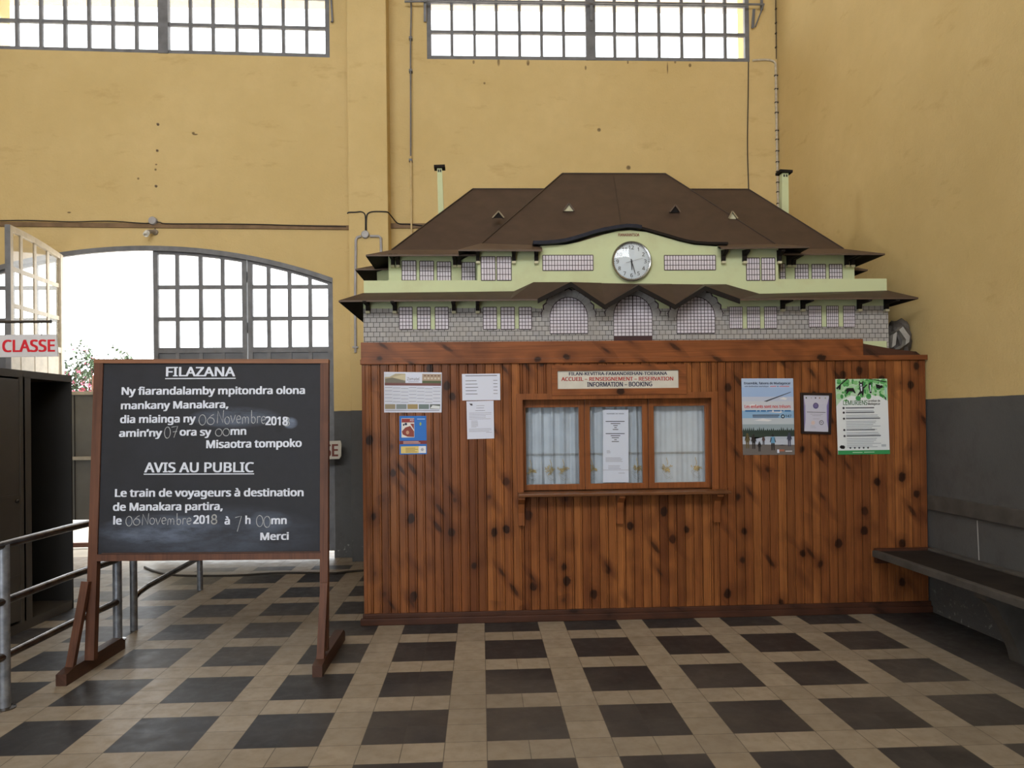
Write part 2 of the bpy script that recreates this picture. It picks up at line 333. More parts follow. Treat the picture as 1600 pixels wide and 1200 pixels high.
        if smooth:
            me.polygons.foreach_set('use_smooth', [True]*len(me.polygons)); me.set_sharp_from_angle(angle=math.radians(40))
        me.update(); o = bpy.data.objects.new(name, me); COL.objects.link(o)
        o['_w'] = tuple(loc) if parent else (0.0, 0.0, 0.0)
        if parent: o.parent = parent
        return o
def empty(name, loc):
    o = bpy.data.objects.new(name, None); COL.objects.link(o); o.location = loc; o['_w'] = tuple(loc); o.empty_display_size = 0.05; return o
def tag(o, label, cat, group=None):
    o['label'] = label; o['category'] = cat
    if group: o['group'] = group
    return o
def thing(name, label, cat, loc, group=None): return tag(empty(name, loc), label, cat, group)
def struct(o): o['kind'] = 'structure'; return o

# letter shapes: advance width and outline loops, in thousandths of the capital height
SPACE = 364
GLY = {
',': (375, '269 147 255 96 237 41 216 -17 194 -74 171 -129 148 -181 57 -181 71 -126 85 -67 98 -6 109 54 119 111 127 162 259 162'),
'-': (451, '56 321 56 430 395 430 395 321'),
'.': (375, '101 76 107 120 126 148 154 164 186 169 220 164 249 148 268 120 275 76 268 32 249 3 220 -14 186 -20 154 -14 126 3 107 32'),
'0': (801, '732 501 728 386 714 284 691 196 656 123 610 64 553 21 482 -5 399 -14 297 1 214 48 150 123 104 225 78 352 69 501 77 652 102 779 144 880 207 954 292 1000 399 1015 502 1000 585 954 650 880 696 779 723 652/192 501 197 376 212 273 239 193 278 137 331 102 399 91 467 102 520 136 560 192 587 272 603 376 608 501 603 627 587 729 560 808 520 865 467 899 399 910 331 899 278 865 239 808 212 729 197 627'),
'1': (801, '497 0 377 0 377 699 377 736 377 768 378 795 380 820 381 845 382 871 361 850 342 833 321 816 296 794 189 707 125 790 395 1000 497 1000'),
'2': (801, '728 0 67 0 67 102 329 367 399 438 457 501 502 560 535 617 555 676 562 741 549 814 513 866 456 898 385 909 317 903 257 884 201 854 144 814 78 896 120 928 165 957 214 980 267 999 324 1010 385 1014 472 1006 546 982 606 943 651 890 678 825 688 748 680 672 655 601 617 533 566 466 504 397 431 324 223 118 223 112 728 112'),
'3': (801, '690 766 684 703 665 650 635 605 593 570 542 544 483 527 483 521 588 495 662 445 707 374 721 284 711 202 681 130 629 69 555 24 459 -5 338 -14 262 -11 192 -2 126 15 63 41 63 155 129 128 199 107 270 94 339 90 455 103 533 142 578 205 592 287 584 344 560 389 519 422 464 445 394 459 312 464 216 464 216 569 314 569 390 575 452 592 500 621 536 659 557 705 564 758 552 822 515 870 458 900 382 910 332 908 286 900 244 887 205 870 168 850 130 826 69 910 128 950 201 983 286 1006 381 1014 518 996 614 944 671 864'),
'4': (801, '773 227 627 227 627 0 508 0 508 227 29 227 29 332 500 1006 627 1006 627 338 773 338/508 653 509 687 509 719 510 748 511 776 512 802 513 827 514 851 515 874 510 874 497 846 482 817 465 788 450 765 150 338 508 338'),
'5': (801, '385 613 481 605 563 578 630 536 680 478 711 406 721 319 710 223 676 141 622 75 548 26 456 -4 347 -14 273 -11 202 0 140 17 88 41 88 157 144 129 211 109 281 95 349 91 418 97 478 114 527 144 564 186 588 240 595 307 580 393 535 457 457 497 345 510 303 508 255 503 209 496 174 489 112 528 150 1000 651 1000 651 888 255 888 231 598 259 603 296 608 338 612'),
'6': (801, '77 427 80 513 89 598 105 680 130 757 165 828 211 890 270 942 342 981 430 1006 535 1014 566 1013 600 1011 633 1007 658 1001 658 896 631 904 602 909 570 912 538 913 449 905 377 881 319 843 275 793 243 732 221 664 208 589 200 508 209 508 232 540 262 569 297 592 340 611 389 622 445 626 527 617 597 590 655 547 699 487 726 412 735 322 725 225 696 143 649 76 586 27 509 -4 417 -14 348 -7 284 13 226 46 176 94 134 156 103 232 84 322/416 90 496 104 559 146 600 219 613 322 601 408 565 473 505 515 420 529 359 523 305 502 262 471 229 433 209 390 202 346 205 300 215 255 232 212 256 172 286 138 323 112 366 95'),
'7': (801, '190 0 601 888 62 888 62 1000 732 1000 732 905 326 0'),
'8': (801, '399 1014 482 1007 555 987 615 953 660 906 689 847 699 775 692 718 673 669 643 627 604 590 558 558 508 529 567 498 620 463 666 423 701 377 724 323 731 259 721 181 690 114 642 60 576 20 496 -6 403 -14 304 -6 221 18 155 57 107 110 78 176 69 255 76 319 97 374 131 421 174 461 223 494 276 522 229 552 187 586 151 624 124 668 107 718 101 776 111 847 140 905 186 952 246 986 318 1007/189 254 202 187 241 132 307 96 401 84 491 96 557 132 597 188 611 258 604 304 585 344 554 379 512 410 461 438 401 464 378 472 321 444 275 415 238 382 211 345 195 302/398 915 328 905 271 877 234 832 221 770 227 723 246 683 275 651 312 624 356 600 405 577 451 599 492 623 527 651 554 684 571 724 577 770 565 832 528 877 471 905'),
'9': (801, '728 573 725 488 716 403 700 320 675 243 640 172 594 110 535 58 462 19 374 -6 269 -14 239 -13 204 -11 170 -6 143 0 143 105 170 98 202 92 235 88 266 87 356 95 428 119 485 157 529 207 562 266 584 335 597 411 604 490 595 490 571 459 542 431 506 408 464 389 415 378 357 374 277 383 207 410 149 453 106 513 79 587 70 676 80 774 110 857 158 924 221 973 299 1004 389 1014 458 1007 522 987 580 953 630 905 671 843 702 768 722 678/389 910 310 896 247 853 206 780 192 678 204 592 239 526 298 484 384 471 446 477 500 498 544 529 576 567 597 610 604 654 600 699 590 744 574 788 550 828 520 862 483 888 439 905'),
'A': (895, '763 0 643 310 246 310 127 0 0 0 391 1004 504 1004 894 0/493 724 487 740 479 765 469 795 460 826 452 853 445 874 438 846 431 817 423 790 415 765 408 743 402 724 289 422 605 422'),
'B': (910, '422 1000 586 986 705 945 777 869 801 752 796 697 779 648 752 606 715 572 668 547 611 531 611 524 671 510 725 487 770 455 805 412 827 355 835 284 824 200 793 130 742 74 673 33 588 8 487 0 136 0 136 1000/447 574 555 585 623 616 659 667 671 738 656 809 613 856 537 883 427 892 262 892 262 574/262 469 262 106 464 106 576 119 648 158 687 218 700 294 695 344 677 387 646 421 600 447 537 464 454 469'),
'C': (885, '564 903 488 897 420 876 361 842 311 796 271 738 242 669 224 589 218 500 228 385 257 286 305 205 372 146 458 109 563 97 627 99 688 108 746 120 803 136 803 27 746 8 687 -4 622 -12 545 -14 405 2 290 49 200 125 137 228 98 355 85 501 93 610 117 709 156 796 209 871 277 932 360 977 456 1005 566 1014 641 1010 714 999 782 980 842 955 791 849 742 869 688 887 629 899'),
'D': (1022, '937 510 921 355 875 228 799 129 696 57 568 14 415 0 136 0 136 1000 444 1000 585 986 706 944 804 875 877 779 922 658/804 506 793 627 760 724 706 798 631 851 537 882 426 892 262 892 262 108 398 108 575 133 702 208 779 332'),
'E': (779, '695 0 136 0 136 1000 695 1000 695 889 262 889 262 577 669 577 669 468 262 468 262 111 695 111'),
'F': (727, '262 0 136 0 136 1000 695 1000 695 889 262 889 262 535 668 535 668 424 262 424'),
'G': (1020, '570 528 916 528 916 38 834 15 752 -1 664 -11 564 -14 421 2 303 48 209 124 141 226 99 352 85 500 101 646 147 772 222 874 324 950 452 998 604 1014 685 1010 763 999 835 980 902 955 854 846 798 868 735 887 667 899 597 903 486 891 392 854 317 795 262 715 228 616 217 500 227 388 256 289 305 208 377 146 472 108 594 95 655 97 706 102 750 110 790 119 790 416 570 416'),
'H': (1038, '901 0 775 0 775 466 262 466 262 0 136 0 136 1000 262 1000 262 577 775 577 775 1000 901 1000'),
'I': (475, '417 0 56 0 56 73 174 99 174 899 56 927 56 1000 417 1000 417 927 300 899 300 99 417 73'),
'K': (867, '867 0 718 0 364 478 262 388 262 0 136 0 136 1000 262 1000 262 507 304 555 347 602 391 650 434 697 704 1000 852 1000 455 564'),
'L': (734, '136 0 136 1000 262 1000 262 112 699 112 699 0'),
'M': (1270, '577 0 248 877 242 877 245 845 247 805 249 760 251 711 252 659 252 606 252 0 136 0 136 1000 322 1000 630 181 636 181 950 1000 1134 1000 1134 0 1010 0 1010 615 1010 664 1011 712 1013 759 1015 803 1018 843 1020 875 1014 875 681 0'),
'N': (1064, '929 0 782 0 246 831 241 831 244 795 246 754 248 709 250 660 252 610 252 559 252 0 136 0 136 1000 282 1000 815 172 821 172 819 200 817 239 815 286 813 338 811 389 811 436 811 1000 929 1000'),
'O': (1094, '1008 501 1001 391 979 291 942 203 891 127 826 67 747 22 654 -5 548 -14 438 -5 343 23 264 68 199 128 149 203 113 291 92 392 85 503 98 647 136 772 199 874 289 951 406 999 549 1015 687 999 801 952 891 875 956 772 995 647/218 501 227 384 254 284 298 204 362 144 445 107 548 95 651 107 733 144 796 204 840 284 867 384 875 501 856 670 797 798 696 878 549 905 446 893 362 856 298 798 254 718 227 619'),
'P': (847, '401 1000 570 981 686 923 754 830 776 706 771 645 756 588 729 534 689 486 635 446 566 415 480 396 377 389 262 389 262 0 136 0 136 1000/389 892 262 892 262 497 363 497 450 502 521 518 576 544 615 583 638 634 646 700 630 785 584 845 505 880'),
'R': (871, '412 1000 525 992 617 968 687 929 737 874 766 803 776 716 769 643 746 583 713 535 672 498 625 470 576 448 850 0 703 0 461 413 262 413 262 0 136 0 136 1000/405 891 262 891 262 520 412 520 517 532 590 568 632 628 646 710 639 769 620 815 587 849 541 873 480 886'),
'S': (769, '703 268 692 185 660 116 607 60 536 20 448 -6 346 -14 291 -13 239 -8 190 -2 146 8 106 19 71 34 71 154 128 133 197 113 273 100 352 95 420 100 476 115 520 139 552 171 571 210 577 256 572 301 556 339 527 371 484 401 423 431 342 462 281 487 229 513 185 543 148 576 120 613 100 655 88 704 84 759 94 833 125 896 173 946 237 983 315 1006 403 1014 482 1010 555 999 620 981 679 958 640 850 586 871 527 888 465 900 401 903 343 899 296 885 259 863 232 834 217 798 211 758 217 711 232 674 260 642 301 613 357 586 430 556 511 523 579 487 633 446 672 398 695 339'),
'T': (779, '452 0 326 0 326 889 14 889 14 1000 763 1000 763 889 452 889'),
'U': (1024, '896 353 886 254 854 166 801 91 726 34 628 -2 507 -14 343 11 223 88 150 205 126 356 126 1000 252 1000 252 352 268 243 317 162 399 112 514 95 596 103 662 128 711 167 745 219 765 282 772 353 772 1000 896 1000'),
'V': (840, '840 1000 483 0 357 0 0 1000 132 1000 357 359 371 319 384 280 394 243 404 208 413 174 420 140 428 174 436 209 446 244 457 282 470 320 483 361 707 1000'),
'X': (821, '815 0 672 0 408 434 139 0 6 0 338 521 27 1000 167 1000 412 608 658 1000 791 1000 482 524'),
'Z': (801, '746 0 53 0 53 95 580 888 70 888 70 1000 732 1000 732 905 206 112 746 112'),
'a': (786, '403 763 523 748 606 703 656 625 672 511 672 0 583 0 559 106 553 106 520 69 487 39 450 15 408 -1 359 -11 301 -14 237 -8 180 10 132 40 95 83 72 140 64 209 86 308 153 382 265 429 424 448 552 452 552 497 542 577 511 627 462 655 396 664 339 659 284 646 233 628 185 606 147 699 201 724 263 744 332 759/440 363 321 349 246 318 205 271 192 207 202 153 230 115 274 93 329 85 416 99 487 138 535 205 550 300 550 367'),
'b': (861, '242 805 242 759 240 716 238 679 235 651 242 651 280 695 331 731 395 755 475 763 601 739 700 666 763 545 784 375 775 257 746 160 699 84 637 29 562 -3 475 -14 395 -6 331 18 280 54 242 95 232 95 207 0 119 0 119 1064 242 1064/454 661 382 654 328 631 288 593 262 539 247 468 242 380 242 374 254 252 288 162 353 107 457 88 545 107 607 162 644 253 657 377 644 501 607 590 544 643'),
'c': (672, '420 -14 326 -4 243 27 174 78 121 153 88 250 77 371 89 497 123 597 178 672 249 724 333 755 429 765 485 762 539 753 588 740 626 724 588 622 552 634 510 646 466 654 426 657 357 649 301 625 258 585 228 529 210 459 204 373 210 290 228 220 258 165 300 125 353 100 419 92 477 96 527 105 572 119 613 136 613 27 574 9 530 -4 480 -11'),
'd': (861, '385 -14 259 10 161 83 98 205 77 374 98 544 162 666 260 740 387 765 442 761 489 750 529 733 564 710 594 683 619 654 627 654 626 677 623 708 620 740 619 765 619 1064 742 1064 742 0 643 0 625 101 619 101 594 70 564 43 529 19 488 1 440 -10/405 88 506 105 572 153 608 235 620 350 620 373 609 496 574 588 508 644 403 662 316 643 254 583 217 491 204 371 217 252 254 162 317 107'),
'e': (790, '409 765 499 754 575 723 636 672 681 604 709 522 718 426 718 352 204 352 222 239 270 158 344 108 444 91 511 94 571 104 627 121 685 143 685 35 628 13 571 -2 510 -11 438 -14 338 -3 250 29 177 84 123 159 88 255 77 370 87 484 118 581 168 659 235 717 316 753/408 664 329 650 268 607 227 539 207 450 590 450 585 510 570 562 545 604 511 637 465 657'),
'f': (482, '465 655 276 655 276 0 153 0 153 655 21 655 21 713 153 755 153 798 160 886 181 955 217 1007 265 1043 325 1064 396 1071 439 1070 478 1064 513 1055 542 1046 510 950 486 957 458 964 428 969 398 971 344 960 306 929 283 876 276 800 276 751 465 751'),
'g': (861, '385 765 456 758 519 737 574 701 620 651 627 651 644 751 742 751 742 -13 733 -110 706 -191 660 -254 595 -300 511 -327 406 -336 328 -333 257 -324 193 -309 136 -289 136 -175 194 -200 261 -218 334 -230 413 -234 499 -220 565 -177 607 -110 620 -22 620 7 621 27 622 55 623 82 625 99 619 99 575 49 522 14 459 -7 387 -14 257 12 159 88 98 211 77 374 98 535 159 659 256 738/402 661 344 653 295 627 256 586 228 529 210 458 204 373 217 250 256 160 318 105 405 87 458 91 503 102 540 120 570 148 593 184 609 228 619 282 622 345 622 374 616 466 599 539 569 594 527 632 471 654'),
'h': (866, '242 752 242 725 240 697 238 671 235 647 244 647 271 683 304 711 342 734 385 750 431 760 478 763 561 756 630 735 683 698 721 646 744 576 752 489 752 0 630 0 630 480 620 560 590 616 537 650 462 661 387 653 331 630 290 591 263 537 247 469 242 388 242 0 119 0 119 1064 242 1064'),
'i': (361, '242 751 242 0 119 0 119 751/182 1032 209 1027 232 1013 248 989 254 954 248 919 232 895 209 880 182 875 154 880 130 895 114 919 109 954 114 989 130 1013 154 1027'),
'j': (361, '31 -336 -2 -335 -31 -331 -56 -326 -77 -319 -77 -220 -56 -225 -34 -230 -10 -233 15 -234 56 -228 90 -209 112 -174 119 -116 119 751 242 751 242 -112 237 -177 220 -232 192 -277 151 -310 98 -329/109 954 114 989 130 1013 154 1027 182 1032 209 1027 232 1013 248 989 254 954 248 919 232 895 209 880 182 875 154 880 130 895 114 919'),
'k': (748, '241 508 240 482 239 450 237 416 235 387 241 387 251 400 266 419 283 440 300 461 317 481 331 497 570 751 714 751 410 430 735 0 587 0 326 350 241 276 241 0 119 0 119 1064 241 1064'),
'l': (361, '242 0 119 0 119 1064 242 1064'),
'm': (1310, '943 765 1054 748 1133 700 1180 614 1196 489 1196 0 1074 0 1074 483 1065 561 1037 616 990 650 922 661 828 645 765 598 730 521 718 415 718 0 597 0 597 483 592 537 580 582 559 617 529 641 491 656 443 661 375 653 324 630 286 591 261 538 247 471 242 389 242 0 119 0 119 751 218 751 237 648 244 648 270 684 302 714 338 736 378 752 421 762 465 765 545 757 610 734 660 695 695 639 702 639 746 695 805 734 872 757'),
'n': (866, '480 765 598 748 683 700 735 614 752 489 752 0 630 0 630 480 620 560 590 616 537 650 462 661 357 644 290 591 254 506 242 389 242 0 119 0 119 751 218 751 237 648 244 648 272 684 306 714 345 736 388 752 433 762'),
'o': (847, '772 377 766 288 747 211 717 144 677 88 627 44 567 12 498 -8 422 -14 350 -8 284 12 225 44 175 88 134 144 103 211 84 288 77 377 88 492 119 588 170 664 239 719 325 753 426 765 522 753 606 719 675 664 728 588 761 492/204 377 210 294 228 223 257 166 300 123 355 97 424 88 493 97 549 123 592 166 621 223 638 294 644 377 638 460 620 529 591 585 548 627 493 652 423 661 324 642 256 585 217 495'),
'p': (861, '476 765 601 741 700 668 763 547 784 377 775 259 746 162 700 85 638 30 562 -3 475 -14 421 -10 373 1 331 19 296 41 267 67 242 95 234 95 237 68 239 35 242 1 242 -28 242 -336 119 -336 119 751 220 751 237 648 242 648 267 679 296 707 331 731 372 749 420 761/454 661 386 654 332 632 292 596 265 546 249 481 242 401 242 377 247 291 262 220 288 163 328 122 384 97 457 88 519 98 569 126 608 171 635 229 651 299 657 378 644 494 607 584 544 642'),
'q': (861, '619 -15 619 12 620 43 623 75 626 101 618 101 579 57 529 20 464 -6 382 -14 259 10 162 83 98 205 77 374 87 492 116 590 163 666 225 721 301 754 387 765 467 756 531 731 581 694 620 648 626 648 644 751 742 751 742 -336 619 -336/406 88 476 95 530 116 571 152 598 202 614 268 620 347 620 373 609 498 573 589 507 644 403 662 315 643 254 583 217 491 204 371 217 253 254 163 317 107'),
'r': (578, '469 765 491 764 515 763 538 760 557 756 542 643 523 647 502 650 481 652 461 653 418 648 378 634 341 613 308 583 281 547 260 504 247 455 242 401 242 0 119 0 119 751 220 751 234 613 239 613 266 654 297 690 333 721 374 744 419 760'),
's': (671, '608 207 599 140 571 85 527 42 468 11 394 -8 308 -14 235 -11 173 -1 120 14 73 34 73 146 122 124 181 104 246 90 311 85 392 93 447 116 478 151 489 196 485 223 473 246 452 269 418 291 370 315 304 342 236 370 179 398 133 429 99 465 78 510 71 566 91 650 149 713 239 752 353 765 419 761 481 751 539 735 592 714 550 616 502 634 451 650 398 660 345 664 278 658 229 639 199 610 189 573 194 544 207 520 232 499 268 478 318 456 382 430 449 403 504 375 549 344 581 307 601 262'),
't': (506, '370 87 398 88 427 92 454 97 475 102 475 8 451 -1 419 -8 383 -12 349 -14 292 -9 240 6 195 34 160 77 137 138 129 218 129 655 22 655 22 714 130 763 179 923 252 923 252 751 469 751 469 655 252 655 252 221 260 162 285 120 323 95'),
'u': (866, '746 751 746 0 646 0 627 99 622 99 595 64 560 35 521 13 478 -2 432 -11 384 -14 301 -7 233 15 180 51 141 104 118 173 111 259 111 751 235 751 235 268 245 189 276 133 328 99 402 88 477 96 534 120 576 159 603 212 618 280 623 360 623 751'),
'v': (711, '284 0 0 751 132 751 291 308 303 276 315 239 327 203 338 167 346 136 352 109 357 109 364 136 373 168 384 204 397 241 409 277 420 308 580 751 711 751 426 0'),
'w': (1101, '604 424 595 454 587 482 579 511 572 537 566 562 560 585 555 606 552 623 546 623 543 606 539 585 533 562 527 536 521 509 513 481 505 452 496 423 361 1 221 1 15 752 143 752 246 352 257 311 268 270 277 229 285 191 291 157 296 127 301 127 306 146 311 169 317 195 323 223 329 251 337 279 344 305 352 329 485 752 619 752 748 329 758 296 768 261 778 225 787 190 794 157 798 129 804 129 808 156 814 188 823 226 833 267 843 309 854 352 959 752 1085 752 877 1 732 1'),
'x': (741, '297 384 38 751 178 751 371 468 563 751 702 751 443 384 716 0 576 0 371 300 164 0 25 0'),
'y': (714, '1 751 133 751 296 324 309 286 321 251 333 216 343 183 352 150 359 119 364 119 375 159 391 211 409 268 429 325 581 751 714 751 391 -104 362 -169 328 -226 289 -273 242 -307 185 -329 118 -336 86 -335 59 -333 35 -329 15 -325 15 -227 32 -230 53 -232 75 -235 98 -235 138 -231 173 -219 202 -200 227 -173 248 -140 265 -102 304 -3'),
'z': (658, '604 0 55 0 55 81 458 655 78 655 78 751 594 751 594 658 196 95 604 95'),
'É': (779, '695 0 136 0 136 1000 695 1000 695 889 262 889 262 577 669 577 669 468 262 468 262 111 695 111/634 1308 619 1286 598 1261 573 1232 546 1202 517 1173 488 1145 460 1120 434 1098 353 1098 353 1115 375 1144 398 1178 423 1215 447 1253 468 1289 486 1322 634 1322'),
'à': (786, '403 763 523 748 606 703 656 625 672 511 672 0 583 0 559 106 553 106 520 69 487 39 450 15 408 -1 359 -11 301 -14 237 -8 180 10 132 40 95 83 72 140 64 209 86 308 153 382 265 429 424 448 552 452 552 497 542 577 511 627 462 655 396 664 339 659 284 646 233 628 185 606 147 699 201 724 263 744 332 759/440 363 321 349 246 318 205 271 192 207 202 153 230 115 274 93 329 85 416 99 487 138 535 205 550 300 550 367/359 1073 376 1040 397 1004 421 966 446 929 471 895 493 866 493 849 410 849 385 870 357 896 328 924 299 953 272 983 247 1011 227 1037 211 1059 211 1073'),
'è': (790, '409 765 499 754 575 723 636 672 681 604 709 522 718 426 718 352 204 352 222 239 270 158 344 108 444 91 511 94 571 104 627 121 685 143 685 35 628 13 571 -2 510 -11 438 -14 338 -3 250 29 177 84 123 159 88 255 77 370 87 484 118 581 168 659 235 717 316 753/408 664 329 650 268 607 227 539 207 450 590 450 585 510 570 562 545 604 511 637 465 657/364 1073 381 1040 403 1004 426 966 452 929 476 895 499 866 499 849 416 849 391 870 363 896 334 924 305 953 277 983 253 1011 232 1037 217 1059 217 1073'),
'é': (790, '409 765 499 754 575 723 636 672 681 604 709 522 718 426 718 352 204 352 222 239 270 158 344 108 444 91 511 94 571 104 627 121 685 143 685 35 628 13 571 -2 510 -11 438 -14 338 -3 250 29 177 84 123 159 88 255 77 370 87 484 118 581 168 659 235 717 316 753/408 664 329 650 268 607 227 539 207 450 590 450 585 510 570 562 545 604 511 637 465 657/606 1059 591 1037 570 1011 545 983 518 953 489 924 460 896 432 870 406 849 325 849 325 866 347 895 370 929 395 966 419 1004 440 1040 458 1073 606 1073'),
'–': (700, '56 321 56 430 644 430 644 321'),
'’': (245, '228 985 214 933 196 878 176 821 153 764 130 709 108 657 17 657 27 697 37 741 47 786 57 831 65 876 74 920 81 962 87 1000 218 1000'),
}

_tc = {}
def _area(l): return sum(l[k-1][0]*l[k][1]-l[k][0]*l[k-1][1] for k in range(len(l)))/2
def _letter(c):
    adv, t = GLY[c]; L = [[int(k) for k in l.split()] for l in t.split('/')]; L = [[(l[k]/1000, l[k+1]/1000) for k in range(0, len(l), 2)] for l in L]
    big = max(L, key=lambda l: abs(_area(l))); sg = _area(big) > 0; V, F = [], []
    for o in L:
        if (_area(o) > 0) != sg: continue
        x0, x1, y0, y1 = min(p[0] for p in o), max(p[0] for p in o), min(p[1] for p in o), max(p[1] for p in o)
        grp = [o]+[h for h in L if (_area(h) > 0) != sg and x0 < h[0][0] < x1 and y0 < h[0][1] < y1]
        n = len(V); F += [tuple(k+n for k in f) for f in tessellate_polygon([[Vector((x, y, 0)) for x, y in l] for l in grp])]; V += [p for l in grp for p in l]
    return adv/1000, V, F
def glyphs(body):
    """letter shapes scaled so that a capital is 1 high, starting at x = 0"""
    if body in _tc: return _tc[body]
    V, F, pen = [], [], 0
    for c in body:
        if c not in GLY: pen += SPACE/1000; continue
        adv, v, f = _letter(c); o = len(V); V += [(x+pen, y) for x, y in v]; F += [tuple(k+o for k in q) for q in f]; pen += adv
    x0 = min(x for x, y in V); V = [(x-x0, y) for x, y in V]; _tc[body] = (V, F, max(x for x, y in V)); return _tc[body]
def write(mb, body, p0, p1, cap, up, bold=0.02, m=None):
    """letters from baseline point p0 to p1 (width fitted), capital height cap along `up`; bold = stroke growth"""
    v, f, w = glyphs(body); p0, p1, up = Vector(p0), Vector(p1), Vector(up); d = bold; L = (p1-p0).length
    e = (p1-p0)/(w+2*d); n = e.cross(up).normalized(); k = cap*(1-0.8*d)
    sh = [(0, 0)] if d < .006 else [(-d, -.4*d), (d, -.4*d), (-d, .4*d), (d, .4*d)]
    for q, (dx, dy) in enumerate(sh):
        mb.add([p0+e*(x+d+dx)+up*((y+dy)*k+.4*d*cap)+n*(.00015*q) for x, y in v], f, m)
    return mb

# ------------------------------------------------------------------ setting
YB = 3.85; XR = 3.49; XL = -7.0; YR = -7.4; ZC = 8.2; TH = 0.38
CXA, HWA, ZSP, ZAP = -3.75, 2.08, 3.165, 3.535          # arched doorway: centre, half width, spring, apex
RA = (HWA**2+(ZAP-ZSP)**2)/(2*(ZAP-ZSP))
def arch(x): return ZAP-RA+math.sqrt(max(0, RA*RA-(x-CXA)**2))
struct(MB().add([(XL, YR, 0), (XR, YR, 0), (XR, YB+TH, 0), (XL, YB+TH, 0), (XL, YR, -0.2), (XR, YR, -0.2), (XR, YB+TH, -0.2), (XL, YB+TH, -0.2)],
       [(0, 1, 2, 3), (7, 6, 5, 4), (0, 4, 5, 1), (1, 5, 6, 2), (2, 6, 7, 3), (3, 7, 4, 0)]).build('floor', FLOOR))
struct(MB().box((XL-TH, YR-TH, ZC), (XR+TH, YB+TH, ZC+0.2)).build('ceiling', CEIL))
struct(MB().box((XR, YR, 0), (XR+TH, YB+TH, ZC)).build('wall_right', WALL))
hole = [(3.25, 2.35), (2.5, 2.72), (2.28, 3.05), (1.87, 3.38), (1.37, 3.70), (0.63, 4.15), (-1.2, 5.0), (-1.2, 7.0), (3.25, 7.0)]  # opening added in the left wall, outlined to shape the side lamp's patch
hole = [(p[0]*.4+SIDE.y*.6, p[1]*.4+SIDE.z*.6) for p in hole]; rect = [(YR, 0), (YB+TH, 0), (YB+TH, ZC), (YR, ZC)]
tri = tessellate_polygon([[Vector((*p, 0)) for p in rect], [Vector((*p, 0)) for p in hole]]); wl = MB(); loop = rect+hole; nl = len(loop); nh = len(hole)
wl.add([(XL, *p) for p in loop]+[(XL-.06, *p) for p in loop], [tuple(t) for t in tri]+[tuple(k+nl for k in reversed(t)) for t in tri]+[(4+k, 4+(k+1) % nh, nl+4+(k+1) % nh, nl+4+k) for k in range(nh)])
struct(wl.build('wall_left', WALL))
# back wall with two clerestory openings and the arched doorway
WL = (-5.44, -1.675, 5.70, 7.15); WR = (-0.575, 3.165, 5.668, 7.15)
wb = MB()
y0, y1 = YB, YB+TH
xa0, xa1 = CXA-HWA, CXA+HWA
wb.box((XL, y0, 0), (xa0, y1, ZAP+0.1)); wb.box((xa1, y0, 0), (XR, y1, ZAP+0.1))
NA = 28
for i in range(NA):
    a, b = xa0+(xa1-xa0)*i/NA, xa0+(xa1-xa0)*(i+1)/NA
    wb.prism([(a, arch(a)), (b, arch(b)), (b, ZAP+0.1), (a, ZAP+0.1)], y0, y0+.10); wb.prism([(a, arch(a)+.09), (b, arch(b)+.09), (b, ZAP+0.1), (a, ZAP+0.1)], y0+.10, y1)
wb.box((XL, y0, ZAP+0.1), (XR, y1, 5.668))
wb.box((XL, y0, 5.668), (WL[0], y1, 7.15)); wb.box((WL[1], y0, 5.668), (WR[0], y1, 7.15)); wb.box((WR[1], y0, 5.668), (XR, y1, 7.15))
wb.hexa([(WL[0], y0, 5.668), (WL[1], y0, 5.668), (WL[1], y1, 5.668), (WL[0], y1, 5.668), (WL[0], y0, 5.74), (WL[1], y0, 5.675), (WL[1], y1, 5.675), (WL[0], y1, 5.74)])
wb.box((XL, y0, 7.15), (XR, y1, ZC))
struct(wb.build('wall_back', WALL))
struct(MB().bbox((-1.44, 3.60, -0.01), (-1.006, YB+0.02, ZC), 0.012).build('pillar', WALL))
# wall behind the camera with its windows and entrance
rb = MB()
for a, b in (((XL, 0), (-5.2, 5.25)), ((-1.2, 0), (XR, 5.25)), ((-5.2, 3.35), (-1.2, 5.25)), ((XL, 5.25), (-5.6, 7.2)), ((2.6, 5.25), (XR, 7.2)), ((XL, 7.2), (XR, ZC))):
    rb.box((a[0], YR-TH*0.5, a[1]), (b[0], YR, b[1]))
struct(rb.build('wall_front', WALL))
# painted picture rail with its shadow gap
bd = MB(); A0, A1 = (XL, 3.795), (-1.44, 3.735)
bd.hexa([(A0[0], YB-0.02, A0[1]-0.022), (A1[0], YB-0.02, A1[1]-0.022), (A1[0], YB+.01, A1[1]-0.022), (A0[0], YB+.01, A0[1]-0.022),
         (A0[0], YB-0.02, A0[1]+0.026), (A1[0], YB-0.02, A1[1]+0.026), (A1[0], YB+.01, A1[1]+0.026), (A0[0], YB+.01, A0[1]+0.026)])
bd.box((-1.006, YB-0.02, 3.73), (XR, YB+.01, 3.785))
struct(bd.build('trim_1', BAND))

